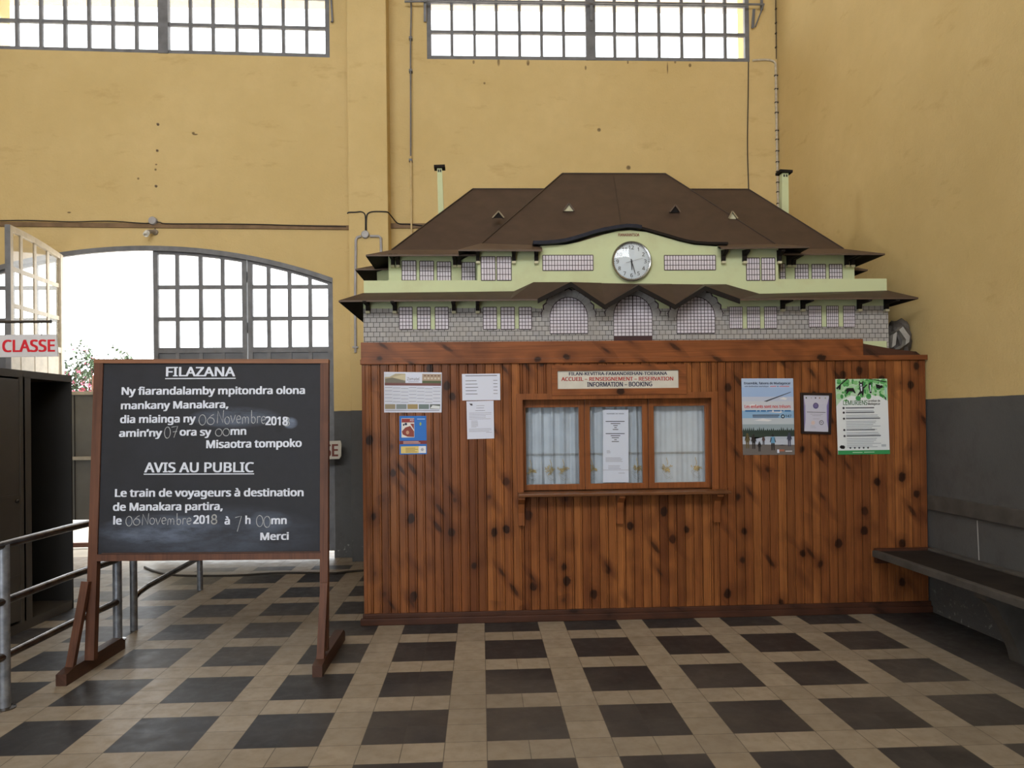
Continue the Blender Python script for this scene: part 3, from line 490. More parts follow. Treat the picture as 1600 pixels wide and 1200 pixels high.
def window(name, x0, x1, z0, z1, cols, rowz, dz=0.0):
    """steel clerestory: frame, thick mullion, glazing bars, panes; dz = rise of the left end"""
    root = struct(empty(name, ((x0+x1)/2, YB+0.1, z0)))
    zt = lambda x: dz*(x1-x)/(x1-x0)
    def H(mb, xa, xb, za, zb, ya, yb):
        mb.hexa([(xa, ya, za+zt(xa)), (xb, ya, za+zt(xb)), (xb, yb, za+zt(xb)), (xa, yb, za+zt(xa)), (xa, ya, zb+zt(xa)), (xb, ya, zb+zt(xb)), (xb, yb, zb+zt(xb)), (xa, yb, zb+zt(xa))])
    f = MB(); ya, yb = YB+0.005, YB+0.06
    H(f, x0+.003, x1-.003, z0+.002, z0+0.045, ya+.003, yb-.003); H(f, x0+.003, x1-.003, z1-0.05, z1-.002, ya+.003, yb-.003); H(f, x0, x0+0.05, z0, z1, ya, yb); H(f, x1-0.05, x1, z0, z1, ya, yb)
    f.build('window_frame', GREYM, root)
    m = MB(); H(m, cols[0]-0.055, cols[0]+0.055, z0, z1, YB-0.012, YB+0.07); m.build('mullion', GREYM, root)
    b = MB()
    for x in cols[1:]: H(b, x-0.017, x+0.017, z0+0.04, z1-0.04, YB+0.012, YB+0.05)
    for z in rowz: H(b, x0+0.04, x1-0.04, z-0.018, z+0.018, YB+0.014, YB+0.048)
    b.build('glazing_bars', GREYM, root)
    g = MB(); g.add([(x0+.02, YB+0.035, z0+.02+zt(x0)), (x1-.02, YB+0.035, z0+.02), (x1-.02, YB+0.035, z1-.02), (x0+.02, YB+0.035, z1-.02+zt(x0))], [(0, 1, 2, 3)])
    g.build('glass', PANEG, root)
    return root
wxs = [at(p, 60, YB).x for p in (255, -12.5, 24.5, 62.3, 100, 137.6, 175, 212, 296.5, 332, 369, 406, 442, 478.5)]
window('window_1', WL[0], WL[1], 5.675, 7.15, wxs, [6.015, 6.36, 6.70], 0.06)
wxs = [at(p, 60, YB).x for p in (923, 706, 741.5, 776, 812, 846.5, 881, 961, 996, 1030.5, 1066, 1100.6, 1134)]
window('window_2', WR[0], WR[1], 5.668, 7.15, wxs, [5.99, 6.335, 6.68])

def leaf(name, hinge, free, xh, cols, label=None, glassm=PANEG, paint=None):
    """one door leaf: steel frame with an arched head, three rows of panes over a sheet panel.
    hinge/free: plan points; xh(t): z of the head at distance t from the hinge"""
    hinge, free = Vector((*hinge, 0)), Vector((*free, 0)); L = (free-hinge).length; e = (free-hinge)/L; n = Vector((-e.y, e.x, 0))
    root = struct(empty(name, hinge))
    def Hb(mb, ta, tb, za, zb, d=0.045, za2=None, zb2=None, off=0.0):
        za2 = za if za2 is None else za2; zb2 = zb if zb2 is None else zb2
        P = lambda t, z, s: hinge+e*t+Vector((0, 0, z))+n*(off+s*d/2)
        mb.hexa([P(ta, za, -1), P(tb, za2, -1), P(tb, za2, 1), P(ta, za, 1), P(ta, zb, -1), P(tb, zb2, -1), P(tb, zb2, 1), P(ta, zb, 1)])
    fm, pm, bd_ = (paint, paint, 0.016) if paint else (GREYM, GREYD, 0.034); zb = 0.075; f = MB(); sw = 0.052
    Hb(f, 0, sw, zb, xh(0)-0.01, zb2=xh(sw)-0.01); Hb(f, L-sw, L, zb, xh(L-sw)-0.01, zb2=xh(L)-0.01)
    K = 8
    for i in range(K):
        a, b = L*i/K, L*(i+1)/K
        Hb(f, max(a, .002), min(b, L-.002), xh(a)-0.065, xh(a)-0.008, 0.038, za2=xh(b)-0.065, zb2=xh(b)-0.008)
    Hb(f, sw-.01, L-sw+.01, zb+.001, zb+0.07, .04); Hb(f, sw-.01, L-sw+.01, 2.335, 2.395, .04)
    f.build('leaf_frame', fm, root)
    if paint: q_ = MB(); Hb(q_, L, L+.004, zb, xh(L)-.01, .05); q_.build('edge_strip', GREYM, root)
    b = MB()
    for t in cols: Hb(b, t-0.021, t+0.021, 0.14, xh(t)-0.06, bd_)
    for z in (2.72, 3.08): Hb(b, sw-.01, L-sw+.01, z-0.022, z+0.022, bd_*.85)
    b.build('glazing_bars', fm, root)
    p = MB(); Hb(p, sw-.005, L-sw+.005, zb+0.06, 2.345, 0.008); p.build('lower_panel', pm, root)
    g = MB(); P = lambda t, z: hinge+e*t+Vector((0, 0, z)); V = [P(0.04, 2.38), P(L-0.04, 2.38)]+[P(0.04+(L-.08)*(1-i/8), xh(0.04+(L-.08)*(1-i/8))-0.04) for i in range(9)]
    g.add(V, [list(range(len(V)))]); g.build('glass', glassm, root)
    h = MB()
    for z in (0.55, 1.6, 2.62, min(xh(0), xh(L))-0.22): h.tube([hinge+n*(-0.03)+Vector((0, 0, z-0.06)), hinge+n*(-0.03)+Vector((0, 0, z+0.06))], 0.013, 8)
    h.build('hinge', GREYM, root)
    return root
YD = YB+0.06
af = MB()
for i in range(NA):
    a, b = xa0+(xa1-xa0)*i/NA, xa0+(xa1-xa0)*(i+1)/NA
    af.prism([(a, arch(a)-.05), (b, arch(b)-.05), (b, arch(b)+.004), (a, arch(a)+.004)], YB-.006, YB+.035)
af.prism([(xa0, 0), (xa0+.03, 0), (xa0+.03, arch(xa0+.03)), (xa0, arch(xa0))], YB+.0, YB+.035); af.prism([(xa1-.012, 0), (xa1, 0), (xa1, arch(xa1)), (xa1-.012, arch(xa1-.012))], YB+.0, YB+.035)
struct(af.build('trim_2', GREYM))
leaf('door_1', (-2.645, YD), (-3.683, YD), lambda t: arch(-2.645-t)-0.015, [0.27, 0.515, 0.775])
leaf('door_2', (-1.682, YD), (-2.632, YD), lambda t: arch(-1.682-t)-0.015, [0.255, 0.485, 0.72])
leaf('door_3', (-4.66, YD-0.08), (-4.585, 2.79), lambda t: arch(-4.65+t*0.92)-0.03, [0.29, 0.55, 0.81], glassm=LEAFG, paint=plain('daylit_leaf_cream', (0.56, 0.50, 0.40), 0.5))  # cream brightens this leaf: the outdoor light on it is put into its colour
leaf('door_4', (-5.80, YD), (-4.70, YD), lambda t: arch(-5.80+t)-0.015, [0.30, 0.56, 0.82])

# ------------------------------------------------------------------ outdoors
struct(MB().add([(-40, YB+TH, -0.03), (30, YB+TH, -0.03), (30, 60, -0.03), (-40, 60, -0.03), (-40, YB+TH, -0.3), (30, YB+TH, -0.3), (30, 60, -0.3), (-40, 60, -0.3)],
       [(0, 1, 2, 3), (7, 6, 5, 4), (0, 4, 5, 1), (1, 5, 6, 2), (2, 6, 7, 3), (3, 7, 4, 0)]).build('ground', EARTH))
struct(MB().prism([(YB+TH-.02, 8.35), (6.7, 7.82), (6.7, 7.94), (YB+TH-.02, 8.47)], -9.0, 5.0, plane='YZ').build('eaves_soffit', CREAMO))
def bush(c, rx, ry, rz, n, nf, label):
    root = thing('flowering_bush', label, 'bush', (c[0], c[1], -0.03), 'flowering bushes outside the doors')
    st = MB()
    for k in range(7):
        a = k*2*PI/7; st.tube([(c[0]+.05*math.cos(a), c[1]+.05*math.sin(a), -0.03), (c[0]+rx*.3*math.cos(a), c[1]+ry*.3*math.sin(a), c[2]*0.6), (c[0]+rx*.7*math.cos(a), c[1]+ry*.7*math.sin(a), c[2]+rz*.3)], 0.02, 6)
    st.build('stem', GATEB, root)
    lf, fl = MB(), MB(); rnd = random.Random(int(c[0]*1000))
    for i in range(n+nf):
        while True:
            d = Vector([rnd.uniform(-1, 1) for _ in range(3)])
            if 0.35 < d.length < 1: break
        lump = 0.8+0.25*math.sin(d.x*5+c[0])*math.cos(d.z*4+d.y*3)
        p = Vector((c[0]+d.x*rx*lump, c[1]+d.y*ry*lump, c[2]+d.z*rz*lump))
        if p.z < 0.02: continue
        q = Vector([rnd.uniform(-1, 1) for _ in range(3)]).normalized(); s_ = q.cross(Vector((.3, .5, .8))).normalized()
        if i < n:
            l = rnd.uniform(.06, .11); lf.add([p, p+q*l*.5+s_*l*.28, p+q*l, p+q*l*.5-s_*l*.28], [(0, 1, 2, 3)])
        else:
            l = rnd.uniform(.045, .075); t = q.cross(s_)
            for k in range(5):
                a = k*2*PI/5; u = s_*math.cos(a)+t*math.sin(a); v = s_*math.cos(a+.55)+t*math.sin(a+.55); w = s_*math.cos(a-.55)+t*math.sin(a-.55)
                fl.add([p, p+w*l*.7+q*.01, p+u*l+q*.015, p+v*l*.7+q*.01], [(0, 1, 2, 3)])
    lf.build('foliage', LEAFM, root, fix=False); fl.build('blossom', FLOWM, root, fix=False)
b1 = at(132, 590, 9.0); b2 = at(196, 580, 10.5)
bush((b1.x, 9.0, 2.1), 0.75, 0.6, 1.0, 2300, 110, 'pink flowering bush in the open doorway, the one next to the open leaf')
bush((b2.x, 10.5, 2.15), 0.85, 0.7, 1.0, 1900, 25, 'paler green bush in the doorway behind the top left of the blackboard')
# grey sheet gate just outside
gt = thing('sheet_metal_gate', 'grey sheet gate with cream rails outside, between locker and blackboard', 'gate', (-5.3, 5.0, -0.03))
MB().box((-6.3, 5.0, 0.335), (-4.45, 5.02, 1.93)).build('sheet', GATEG, gt)
for z in (1.94, 1.115): MB().bbox((-6.3, 4.97, z-0.022), (-4.45, 5.0, z+0.022), .003).build('rail', GATEC, gt)
MB().bbox((-6.3, 4.97, -0.01), (-4.45, 5.03, 0.045), .003).build('threshold_bar', GATEB, gt)
sm = MB()
for x in (-5.96, -5.62, -5.18+.02, -4.8): sm.box((x-.004, 4.994, 0.335), (x+.004, 5.0, 1.93))
sm.build('seam', SOFFIT, gt)
for x in (-6.28, -4.47): MB().box((x-.02, 5.0, -0.03), (x+.02, 5.04, 1.96)).build('post', GATEG, gt)

# ------------------------------------------------------------------ ticket booth
YK = 1.07; KX0, KX1, KZ = -0.905, 3.475, 2.0; KYB = YB
bo = thing('ticket_booth', 'large varnished pine ticket booth with counter window carrying the model station', 'booth', (1.3, YK, 0))
WX0, WX1, WZ0, WZ1 = 0.312, 1.775, 0.985, 1.69        # window opening in the boards
fp = MB()
nb = int(math.ceil((KX1-KX0)/PLANK_W))
def planks(x0, x1, z0, z1):
    bv = 0.005; g = 0.0016
    a, b = x0+g, x1-g; y = YK; yb_ = YK+0.02
    prof = [(a, y+bv), (a+bv, y), (b-bv, y), (b, y+bv), (b, yb_), (a, yb_)]
    # a bead along one edge of each board
    if b-a > 0.04: prof = [(a, y+bv), (a+bv*.7, y), (b-0.017, y), (b-0.0145, y+0.004), (b-0.012, y), (b-bv*.7, y), (b, y+bv), (b, yb_), (a, yb_)]
    fp.prism(prof, z0, z1, plane='XY')
for i in range(nb):
    a = PLANK_X0+i*PLANK_W; b = min(a+PLANK_W, KX1)
    def cut(a, b):
        if b-a < 0.004: return
        if a >= WX0-1e-6 and b <= WX1+1e-6: planks(a, b, 0.06, WZ0); planks(a, b, WZ1, KZ)
        else: planks(a, b, 0.06, KZ)
    for e in (WX0, WX1):
        if a < e < b: cut(a, e); a = e
    cut(a, b)
fp.box((KX0+.003, YK+0.014, 0.0), (WX0, YK+0.03, KZ)); fp.box((WX1, YK+0.014, 0.0), (KX1, YK+0.03, KZ)); fp.box((WX0, YK+0.014, 0.0), (WX1, YK+0.03, WZ0)); fp.box((WX0, YK+0.014, WZ1), (WX1, YK+0.03, KZ))
fp.build('front_boarding', PINE, bo)
MB().box((KX0, YK+0.03, 0), (KX0+0.03, KYB, KZ)).build('side_boarding', PINEV, bo)
MB().box((KX0, YK+0.03, KZ-0.03), (KX1, KYB, KZ)).build('top_deck', PINEH, bo)
MB().box((KX0+.03, YK+1.0, 0.0), (KX1, YK+1.02, KZ-.03)).build('inner_partition', PINEV, bo)
MB().bbox((KX0-0.012, YK-0.022, 1.968), (KX1+0.005, YK+0.03, 2.007), .005).build('cornice', PINEH, bo)
fs = MB(); fs.bbox((KX0-0.008, YK-0.006, 2.004), (2.975, YK+0.016, 2.137), .004)
fs.build('fascia_board', PINEH, bo)
MB().prism([(2.975, 2.004), (3.44, 2.004), (3.40, 2.035), (3.25, 2.05), (2.975, 2.10)], YK+0.0, YK+0.014).build('fascia_offcut', PINED, bo)
sk = MB(); sk.bbox((KX0-0.028, YK-0.034, 0), (KX1+.01, YK+0.004, 0.052), .006); sk.bbox((KX0-0.012, YK-0.02, 0.05), (KX1+.005, YK+0.004, 0.085), .005)
sk.build('baseboard', PINED, bo)
MB().bbox((KX0-0.003, YK-0.009, 0.085), (KX0+0.022, YK+0.0, 1.968), .002).build('corner_strip', PINEV, bo)
# casing of the counter window
cs = MB(); CZ = 1.735; CW = 0.046
cs.prism([(0.262, 0.985), (0.308, 0.985), (0.308, CZ-CW), (0.262, CZ)], YK-0.020, YK+0.012)
cs.prism([(1.765, 0.985), (1.815, 0.985), (1.815, CZ), (1.765, CZ-CW)], YK-0.020, YK+0.012)
cs.prism([(0.262, CZ), (0.308, CZ-CW), (1.765, CZ-CW), (1.815, CZ)], YK-0.020, YK+0.012)
cs.build('window_casing', PINEV, bo)
rv = MB(); rv.box((0.300, YK-0.004, 0.985), (0.312, YK+0.10, 1.70)); rv.box((1.765, YK-0.004, 0.985), (1.778, YK+0.10, 1.70)); rv.box((0.300, YK-.004, 1.690), (1.778, YK+0.10, 1.702))
rv.build('window_reveal', PINEV, bo)
SP = [(0.337, 0.732), (0.818, 1.205), (1.289, 1.668)]; YW = YK+0.075
SP = [(at(821.8, 700, YW).x, at(904.5, 700, YW).x), (at(922, 700, YW).x, at(1003.6, 700, YW).x), (at(1021.7, 700, YW).x, at(1101.5, 700, YW).x)]
zt_, zb_ = at(960, 635.5, YW).z, at(960, 755, YW).z
mid = [0.309, (SP[0][1]+SP[1][0])/2, (SP[1][1]+SP[2][0])/2, 1.768]
for i in range(3):
    a, b = mid[i]+.0015, mid[i+1]-.0015; l, r = SP[i]
    s_ = MB(); yy0, yy1 = YW-0.014+(0.006 if i == 1 else 0), YW+0.014
    s_.bbox((a, yy0, 0.99), (l, yy1, 1.69), .003); s_.bbox((r, yy0, 0.99), (b, yy1, 1.69), .003); s_.bbox((l-.002, yy0, zt_), (r+.002, yy1, 1.69), .003); s_.bbox((l-.002, yy0, 0.99), (r+.002, yy1, zb_), .003)
    so = s_.build('sash', PINEV, bo)
    MB().add([(l, YW+.004, zb_), (r, YW+.004, zb_), (r, YW+.004, zt_), (l, YW+.004, zt_)], [(0, 1, 2, 3)]).build('pane', CLEAR, so)
sh = MB().bbox((0.262, YK-0.165, 0.962), (1.865, YK+0.10, 0.985), .006).build('counter_shelf', SHELFW, bo)
for px in (814.5, 969.5, 1121):
    x = at(px, 800, YK-.06).x
    k = MB(); k.prism([(YK-0.14, 0.962), (YK, 0.962), (YK, 0.735), (YK-0.048, 0.735), (YK-0.052, 0.83), (YK-0.075, 0.90), (YK-0.14, 0.942)], x-0.024, x+0.024, plane='YZ')
    k.build('bracket', PINEV, sh)
# framed name sign over the window
sg = thing('booth_sign', 'white sign FILAN-KEVITRA ACCUEIL INFORMATION in pine frame above the counter window', 'sign', (1.05, YK, 1.73))
fr = MB(); X0, X1, Z0, Z1 = at(862, 590, YK-.02).x, at(1072, 590, YK-.02).x, at(960, 617, YK-.02).z, at(960, 570, YK-.02).z
a0, a1, c0, c1 = at(871, 590, YK-.02).x, at(1060, 590, YK-.02).x, at(960, 607, YK-.02).z, at(960, 579, YK-.02).z
fr.prism([(X0, Z0), (X1, Z0), (a1, c0), (a0, c0)], YK-0.028, YK); fr.prism([(a0, c1), (a1, c1), (X1, Z1), (X0, Z1)], YK-0.028, YK)
fr.prism([(X0, Z0), (a0, c0), (a0, c1), (X0, Z1)], YK-0.028, YK); fr.prism([(X1, Z0), (a1, c0), (a1, c1), (X1, Z1)], YK-0.028, YK)
fr.build('sign_frame', PINEH, sg)
ys = YK-0.016; MB().box((a0-.004, ys, c0-.004), (a1+.004, YK-.002, c1+.004)).build('sign_panel', SIGNW, sg)
Z = Vector((0, 0, 1)); yl = ys-0.0012
for body, xa, xb, yb_, ch, m in (('FILAN-KEVITRA-FAMANDRIHAN-TOERANA', 889, 1042.5, 586.3, 5.0, NAVY), ('ACCUEIL – RENSEIGNEMENT – RESERVATION', 877, 1052, 595, 6.0, REDS), ('INFORMATION – BOOKING', 917.5, 1019, 604, 7.2, NAVY)):
    lt = MB(); write(lt, body, at(xa, yb_+.3, yl), at(xb, yb_-.5, yl), ch*(yl-CAM[1])/FPX, Z, 0.05, m); lt.build('lettering', m, sg, fix=False)

# lace curtains behind the panes
for i, (l, r) in enumerate(SP):
    lab = ['white lace curtain with gold flowers behind the left counter pane', 'white lace curtain half hidden by the paper notice in the middle pane', 'smoother white lace curtain with gold flowers behind the right counter pane'][i]
    cr = thing('lace_curtain', lab, 'curtain', ((l+r)/2, YW+0.07, zb_-0.02), 'lace curtains in the counter window')
    c = MB(); N = 60; V = []; x0, x1 = l-0.04, r+0.04
    amp = 0.016 if i < 2 else 0.006
    def cy(t, i=i, amp=amp): return YW+0.07+amp*math.sin(t*(34 if i < 2 else 19)+i)+0.4*amp*math.sin(t*71+1.3*i)
    NZ = 6
    for k in range(N+1):
        for j in range(NZ+1): V.append((x0+(x1-x0)*k/N, cy(k/N)+0.004*math.sin(j*1.7+k*.2), zb_-0.03+(zt_+0.05-zb_)*j/NZ))
    c.add(V, [(k*(NZ+1)+j, (k+1)*(NZ+1)+j, (k+1)*(NZ+1)+j+1, k*(NZ+1)+j+1) for k in range(N) for j in range(NZ)])
    cl = c.build('cloth', LACE, cr, smooth=True, fix=False)
    def Q(u, z, d=0.004): return Vector((x0+(x1-x0)*u, cy(u)-d-0.004, z))
    for zz in (0.232, 0.222): MB().ribbon([Q(k/N, zb_+zz, 0.006) for k in range(N+1)], 0.004, (0, 1, 0)).build('seam', GREYEMB, cr, fix=False)
    rn = random.Random(i+4)
    for fx in ([0.16, 0.48, 0.68], [0.12, 0.85], [0.33, 0.80])[i]:
        em = MB()
        for k in range(16):
            a = rn.uniform(0, 2*PI); rr = rn.uniform(0.0, 0.045); u0 = fx+rr*math.cos(a)/(x1-x0)*0.9; z0_ = zb_+0.105+rr*math.sin(a)*0.6
            s_ = rn.uniform(.006, .013)
            for q in range(3):
                b = a+q*1.2; em.add([Q(u0, z0_, .007), Q(u0+s_*math.cos(b+.4)/(x1-x0), z0_+s_*math.sin(b+.4), .007), Q(u0+1.7*s_*math.cos(b)/(x1-x0), z0_+1.7*s_*math.sin(b), .007), Q(u0+s_*math.cos(b-.4)/(x1-x0), z0_+s_*math.sin(b-.4), .007)], [(0, 1, 2, 3)])
        em.ribbon([Q(fx+0.01*math.sin(k), zb_+0.13+k*.012, .007) for k in range(6)], .004, (0, 1, 0))
        for k in range(2): em.ribbon([Q(fx+(0.05+.03*k)*math.cos(t*.5+k), zb_+0.055+.03*math.sin(t*.5), .007) for t in range(13)], .002, (0, 1, 0), GREYEMB)
        em.build('embroidery', GOLD, cr, fix=False)

# ------------------------------------------------------------------ papers and posters on the boarding
class Sheet:
    """a printed sheet: four photo corners on the plane y = Y; u right, v down"""
    def __init__(s, c, Y, base, th=0.0012):
        s.P = [at(px, py, Y) for px, py in c]; s.mb = MB(); s.k = 1; s.base = base
        n = Vector((0, th, 0)); s.mb.hexa([p for p in s.P]+[p+n for p in s.P], base)
    def p(s, u, v):
        A, B, C, D = s.P; q = A*(1-u)*(1-v)+B*u*(1-v)+C*u*v+D*(1-u)*v; return q-Vector((0, 0.0004*s.k, 0))
    def poly(s, uv, m): s.mb.add([s.p(*q) for q in uv], [list(range(len(uv)))], m); return s
    def rect(s, u0, v0, u1, v1, m): return s.poly([(u0, v0), (u1, v0), (u1, v1), (u0, v1)], m)
    def disc(s, u, v, ru, rv, m, n=12): return s.poly([(u+ru*math.cos(2*PI*i/n), v+rv*math.sin(2*PI*i/n)) for i in range(n)], m)
    def up(s): s.k += 1; return s
    def text(s, body, u0, u1, v, h, m, bold=0.02): write(s.mb, body, s.p(u0, v), s.p(u1, v), 1.0, (s.p(u0, v-h)-s.p(u0, v)), bold, m); return s
    def lines(s, u0, u1, v0, v1, n, m, h=0.012, seed=1):
        r = random.Random(seed)
        for i in range(n):
            v = v0+(v1-v0)*i/max(1, n-1); s.rect(u0, v, u0+(u1-u0)*r.uniform(.72, 1), v+h, m)
        return s
    def build(s, name, label, cat, group=None): return tag(s.mb.build(name, s.base, fix=False), label, cat, group)
YP = YK-0.0022
INKD = ink((70, 68, 78)); INKG = ink((135, 135, 145)); INKK = ink((30, 28, 30))
# wall calendar
q = Sheet([(600, 581), (690.4, 582), (690, 644.5), (600.2, 644.5)], YP, WHITEP)
q.rect(.012, .04, .37, .27, ink((176, 166, 140))).rect(.66, .04, .99, .27, ink((170, 150, 130))).rect(.012, .27, .99, .335, ink((118, 78, 76)))
q.up(); q.poly([(.012, .04), (.2, .04), (.1, .12), (.012, .13)], ink((205, 212, 222))); q.poly([(.02, .27), (.02, .17), (.14, .14), (.37, .22), (.37, .27)], ink((120, 116, 104))); q.poly([(.15, .13), (.3, .07), (.37, .06), (.37, .2)], ink((200, 190, 160)))
for k in range(5): q.rect(.69+k*.06, .07, .725+k*.06, .1, ink((120, 96, 84))); q.rect(.69+k*.06, .13, .725+k*.06, .17, ink((206, 196, 180)))
q.rect(.66, .21, .99, .27, ink((84, 96, 66)))
q.text('Zomatel', .40, .61, .205, .075, ink((88, 74, 82)), .0); q.rect(.42, .235, .6, .245, INKG)
for c in range(7):
    x = .015+c*.139
    for r_ in range(9):
        v = .375+r_*.043+(.012*(c % 3))
        q.rect(x, v, x+.125, v+.014, ink((150, 152, 160)) if r_ % 2 == 0 else ink((205, 208, 212)))
    q.rect(x+.128, .36, x+.131, .77, ink((190, 192, 198)))
for k, c in enumerate(((150, 140, 116), (128, 138, 140), (160, 142, 98), (112, 128, 128), (96, 104, 102))): q.rect(.015+k*.195, .795, .195+k*.195, .915, ink(c))
q.up(); q.poly([(.80, .9), (.84, .82), (.97, .84), (.97, .91)], ink((220, 225, 228))); q.rect(.02, .94, .96, .955, INKG)
q.build('wall_calendar', 'landscape white wall calendar with hotel photos, top left of booth front', 'calendar')
# blue poster
BLU = ink((44, 112, 196))
q = Sheet([(624, 650), (666, 649.7), (667, 709.5), (624.3, 710.3)], YP, BLU)
q.rect(.075, .06, .55, .56, ink((225, 222, 218))).rect(0, .645, 1, .735, ink((120, 50, 52))).rect(.05, .79, .97, .97, ink((222, 200, 120)))
q.up(); q.rect(.085, .07, .55, .17, ink((150, 58, 54))); q.poly([(.09, .40), (.22, .30), (.40, .26), (.54, .40), (.54, .55), (.30, .54), (.12, .48)], ink((140, 66, 56)))
q.disc(.16, .23, .03, .03, ink((40, 40, 60))).disc(.24, .21, .05, .035, ink((40, 50, 80))); q.poly([(.40, .2), (.54, .2), (.54, .36)], ink((140, 62, 56)))
q.text('FCE', .40, .53, .14, .05, WHITEP, .04); q.rect(.66, .075, .95, .09, ink((190, 210, 235))); q.disc(.78, .21, .035, .045, ink((150, 170, 90)))
q.lines(.14, .86, .665, .70, 2, ink((220, 190, 190)), .016, 3); q.lines(.22, .68, .83, .93, 4, ink((150, 120, 60)), .014, 8)
q.rect(.70, .79, .97, .97, ink((225, 226, 230))); q.up()
for k in range(8): q.poly([(.835+.018*math.cos(k*PI/4-.5), .88+.014*math.sin(k*PI/4-.5)), (.835+.085*math.cos(k*PI/4), .88+.06*math.sin(k*PI/4)), (.835+.018*math.cos(k*PI/4+.5), .88+.014*math.sin(k*PI/4+.5))], ink((40, 48, 90)))
q.disc(.30, .43, .06, .05, ink((196, 150, 120)))
q.build('blue_poster', 'small blue poster with red band and yellow strip below the calendar', 'poster')
# two white notices
q = Sheet([(721.8, 584.3), (781.2, 583.7), (781.8, 625), (722.4, 625.8)], YP, WHITEP)
q.rect(.09, .06, .92, .085, INKD)
for k in range(5): q.rect(.09, .25+k*.125, .38+.02*(k % 3), .27+k*.125, INKD); q.rect(.82, .245+k*.125, .93, .262+k*.125, INKD)
q.build('price_notice', 'wide white price notice pinned left of the window, upper of two', 'notice')
q = Sheet([(728.7, 627), (771.2, 626), (772.2, 685), (730.2, 686.3)], YP+.0004, WHITEP)
q.poly([(.10, .06), (.22, .07), (.22, .12), (.15, .11)], INKD); q.rect(.36, .12, .66, .13, INKG).rect(.36, .18, .64, .188, INKD).rect(.32, .25, .68, .258, INKD)
q.lines(.09, .92, .31, .47, 5, INKG, .008, 2).lines(.16, .42, .52, .68, 7, INKG, .007, 5).lines(.07, .95, .73, .80, 3, INKG, .008, 6); q.rect(.70, .83, .92, .838, INKG)
q.build('white_letter', 'white typed letter hanging directly below the wide price notice', 'notice')
# notice taped to the middle pane
q = Sheet([(942.3, 640.3), (981.8, 640.3), (982.3, 753.5), (942.3, 753.8)], YW+.0, ink((205, 214, 232)))
q.text('HORAIRE DE TRAIN', .14, .82, .062, .015, INKK, .02)
for v, a, b in ((.16, .10, .85), (.19, .30, .68), (.217, .40, .58), (.244, .44, .54), (.271, .38, .60), (.328, .10, .85), (.357, .30, .68), (.385, .34, .62), (.412, .44, .54), (.438, .34, .62)): q.rect(a, v-.005, b, v+.005, INKD)
q.lines(.14, .30, .56, .59, 3, INKG, .005).lines(.10, .85, .66, .71, 4, INKG, .005, 3).lines(.2, .8, .77, .81, 3, INKG, .005, 4).rect(.6, .87, .85, .875, INKG).rect(0, .828, 1, .832, INKG)
q.build('timetable_notice', 'long pale blue timetable sheet taped in the middle counter pane', 'notice')
# beach poster
q = Sheet([(1158.3, 591.3), (1239.2, 591.2), (1241.8, 710.5), (1161, 711)], YP, ink((150, 182, 222)))
rows = [(0, .12, (176, 196, 226)), (.12, .24, (160, 186, 226)), (.24, .30, (190, 198, 218)), (.30, .42, (200, 204, 214)), (.42, .52, (140, 178, 214)), (.52, .60, (186, 196, 206)), (.60, .68, (150, 166, 176)), (.68, .76, (54, 66, 60)), (.76, .86, (176, 186, 202)), (.86, 1.0, (112, 106, 104))]
for a, b, c in rows: q.rect(0, a, 1, b, ink(c))
q.up()
r_ = random.Random(5)
for k in range(26): u = k/26; h = r_.uniform(.02, .06); q.poly([(u, .69), (u+.02, .69-h), (u+.04, .69)], ink((54, 66, 60)))
q.poly([(0, .74), (.25, .79), (.6, .74), (1, .76), (1, .73), (0, .72)], ink((58, 70, 64))); q.poly([(0, .80), (.3, .765), (.5, .80), (1, .79), (1, .87), (0, .86)], ink((186, 194, 210)))
for (u, v, a) in ((.2, .36, .25), (.65, .44, .3), (.4, .55, .35), (.8, .27, .15)): q.poly([(u-a*.5, v), (u, v-.025), (u+a*.5, v-.006), (u+a*.3, v+.012)], ink((222, 222, 226)))
q.up(); q.poly([(.42, .30), (.95, .175), (.95, .183), (.48, .305)], ink((70, 74, 84)))
q.text('Ensemble, faisons de Madagascar', .05, .95, .078, .03, ink((28, 34, 66)), .045); q.text('une destination touristique', .06, .52, .112, .019, ink((52, 64, 110)), .02); q.rect(.55, .098, .67, .110, ink((196, 130, 150))).rect(.69, .098, .71, .110, ink((60, 70, 120))).rect(.73, .098, .92, .110, ink((196, 130, 150)))
q.text('Les enfants sont nos trésors', .05, .94, .388, .042, ink((196, 60, 56)), .045); [q.rect(a, .416, b, .434, ink((34, 104, 166))) for a, b in ((.06, .27), (.29, .34), (.36, .46), (.48, .58), (.61, .74), (.76, .80), (.82, .94))]
q.rect(.20, .475, .72, .487, INKD).rect(.20, .498, .70, .508, INKD); q.disc(.785, .497, .038, .027, ink((30, 50, 70))); q.text('147', .835, .95, .512, .036, ink((40, 50, 60)), .02)
q.up(); q.disc(.785, .497, .018, .013, ink((190, 210, 225)))
def figure(u, v, h, m, m2=None):
    q.disc(u, v-h*.92, h*.12, h*.08, m, 8); q.poly([(u-h*.19, v-h*.84), (u+h*.19, v-h*.84), (u+h*.18, v-h*.42), (u-h*.18, v-h*.42)], m2 or m)
    q.poly([(u-h*.16, v-h*.45), (u-h*.01, v-h*.45), (u-h*.04, v), (u-h*.15, v)], m); q.poly([(u+h*.01, v-h*.45), (u+h*.16, v-h*.45), (u+h*.15, v), (u+h*.04, v)], m)
    q.poly([(u-h*.18, v-h*.82), (u-h*.28, v-h*.5), (u-h*.22, v-h*.49), (u-h*.08, v-h*.75)], m); q.poly([(u+h*.18, v-h*.82), (u+h*.28, v-h*.5), (u+h*.22, v-h*.49), (u+h*.08, v-h*.75)], m)
DK = ink((50, 46, 46))
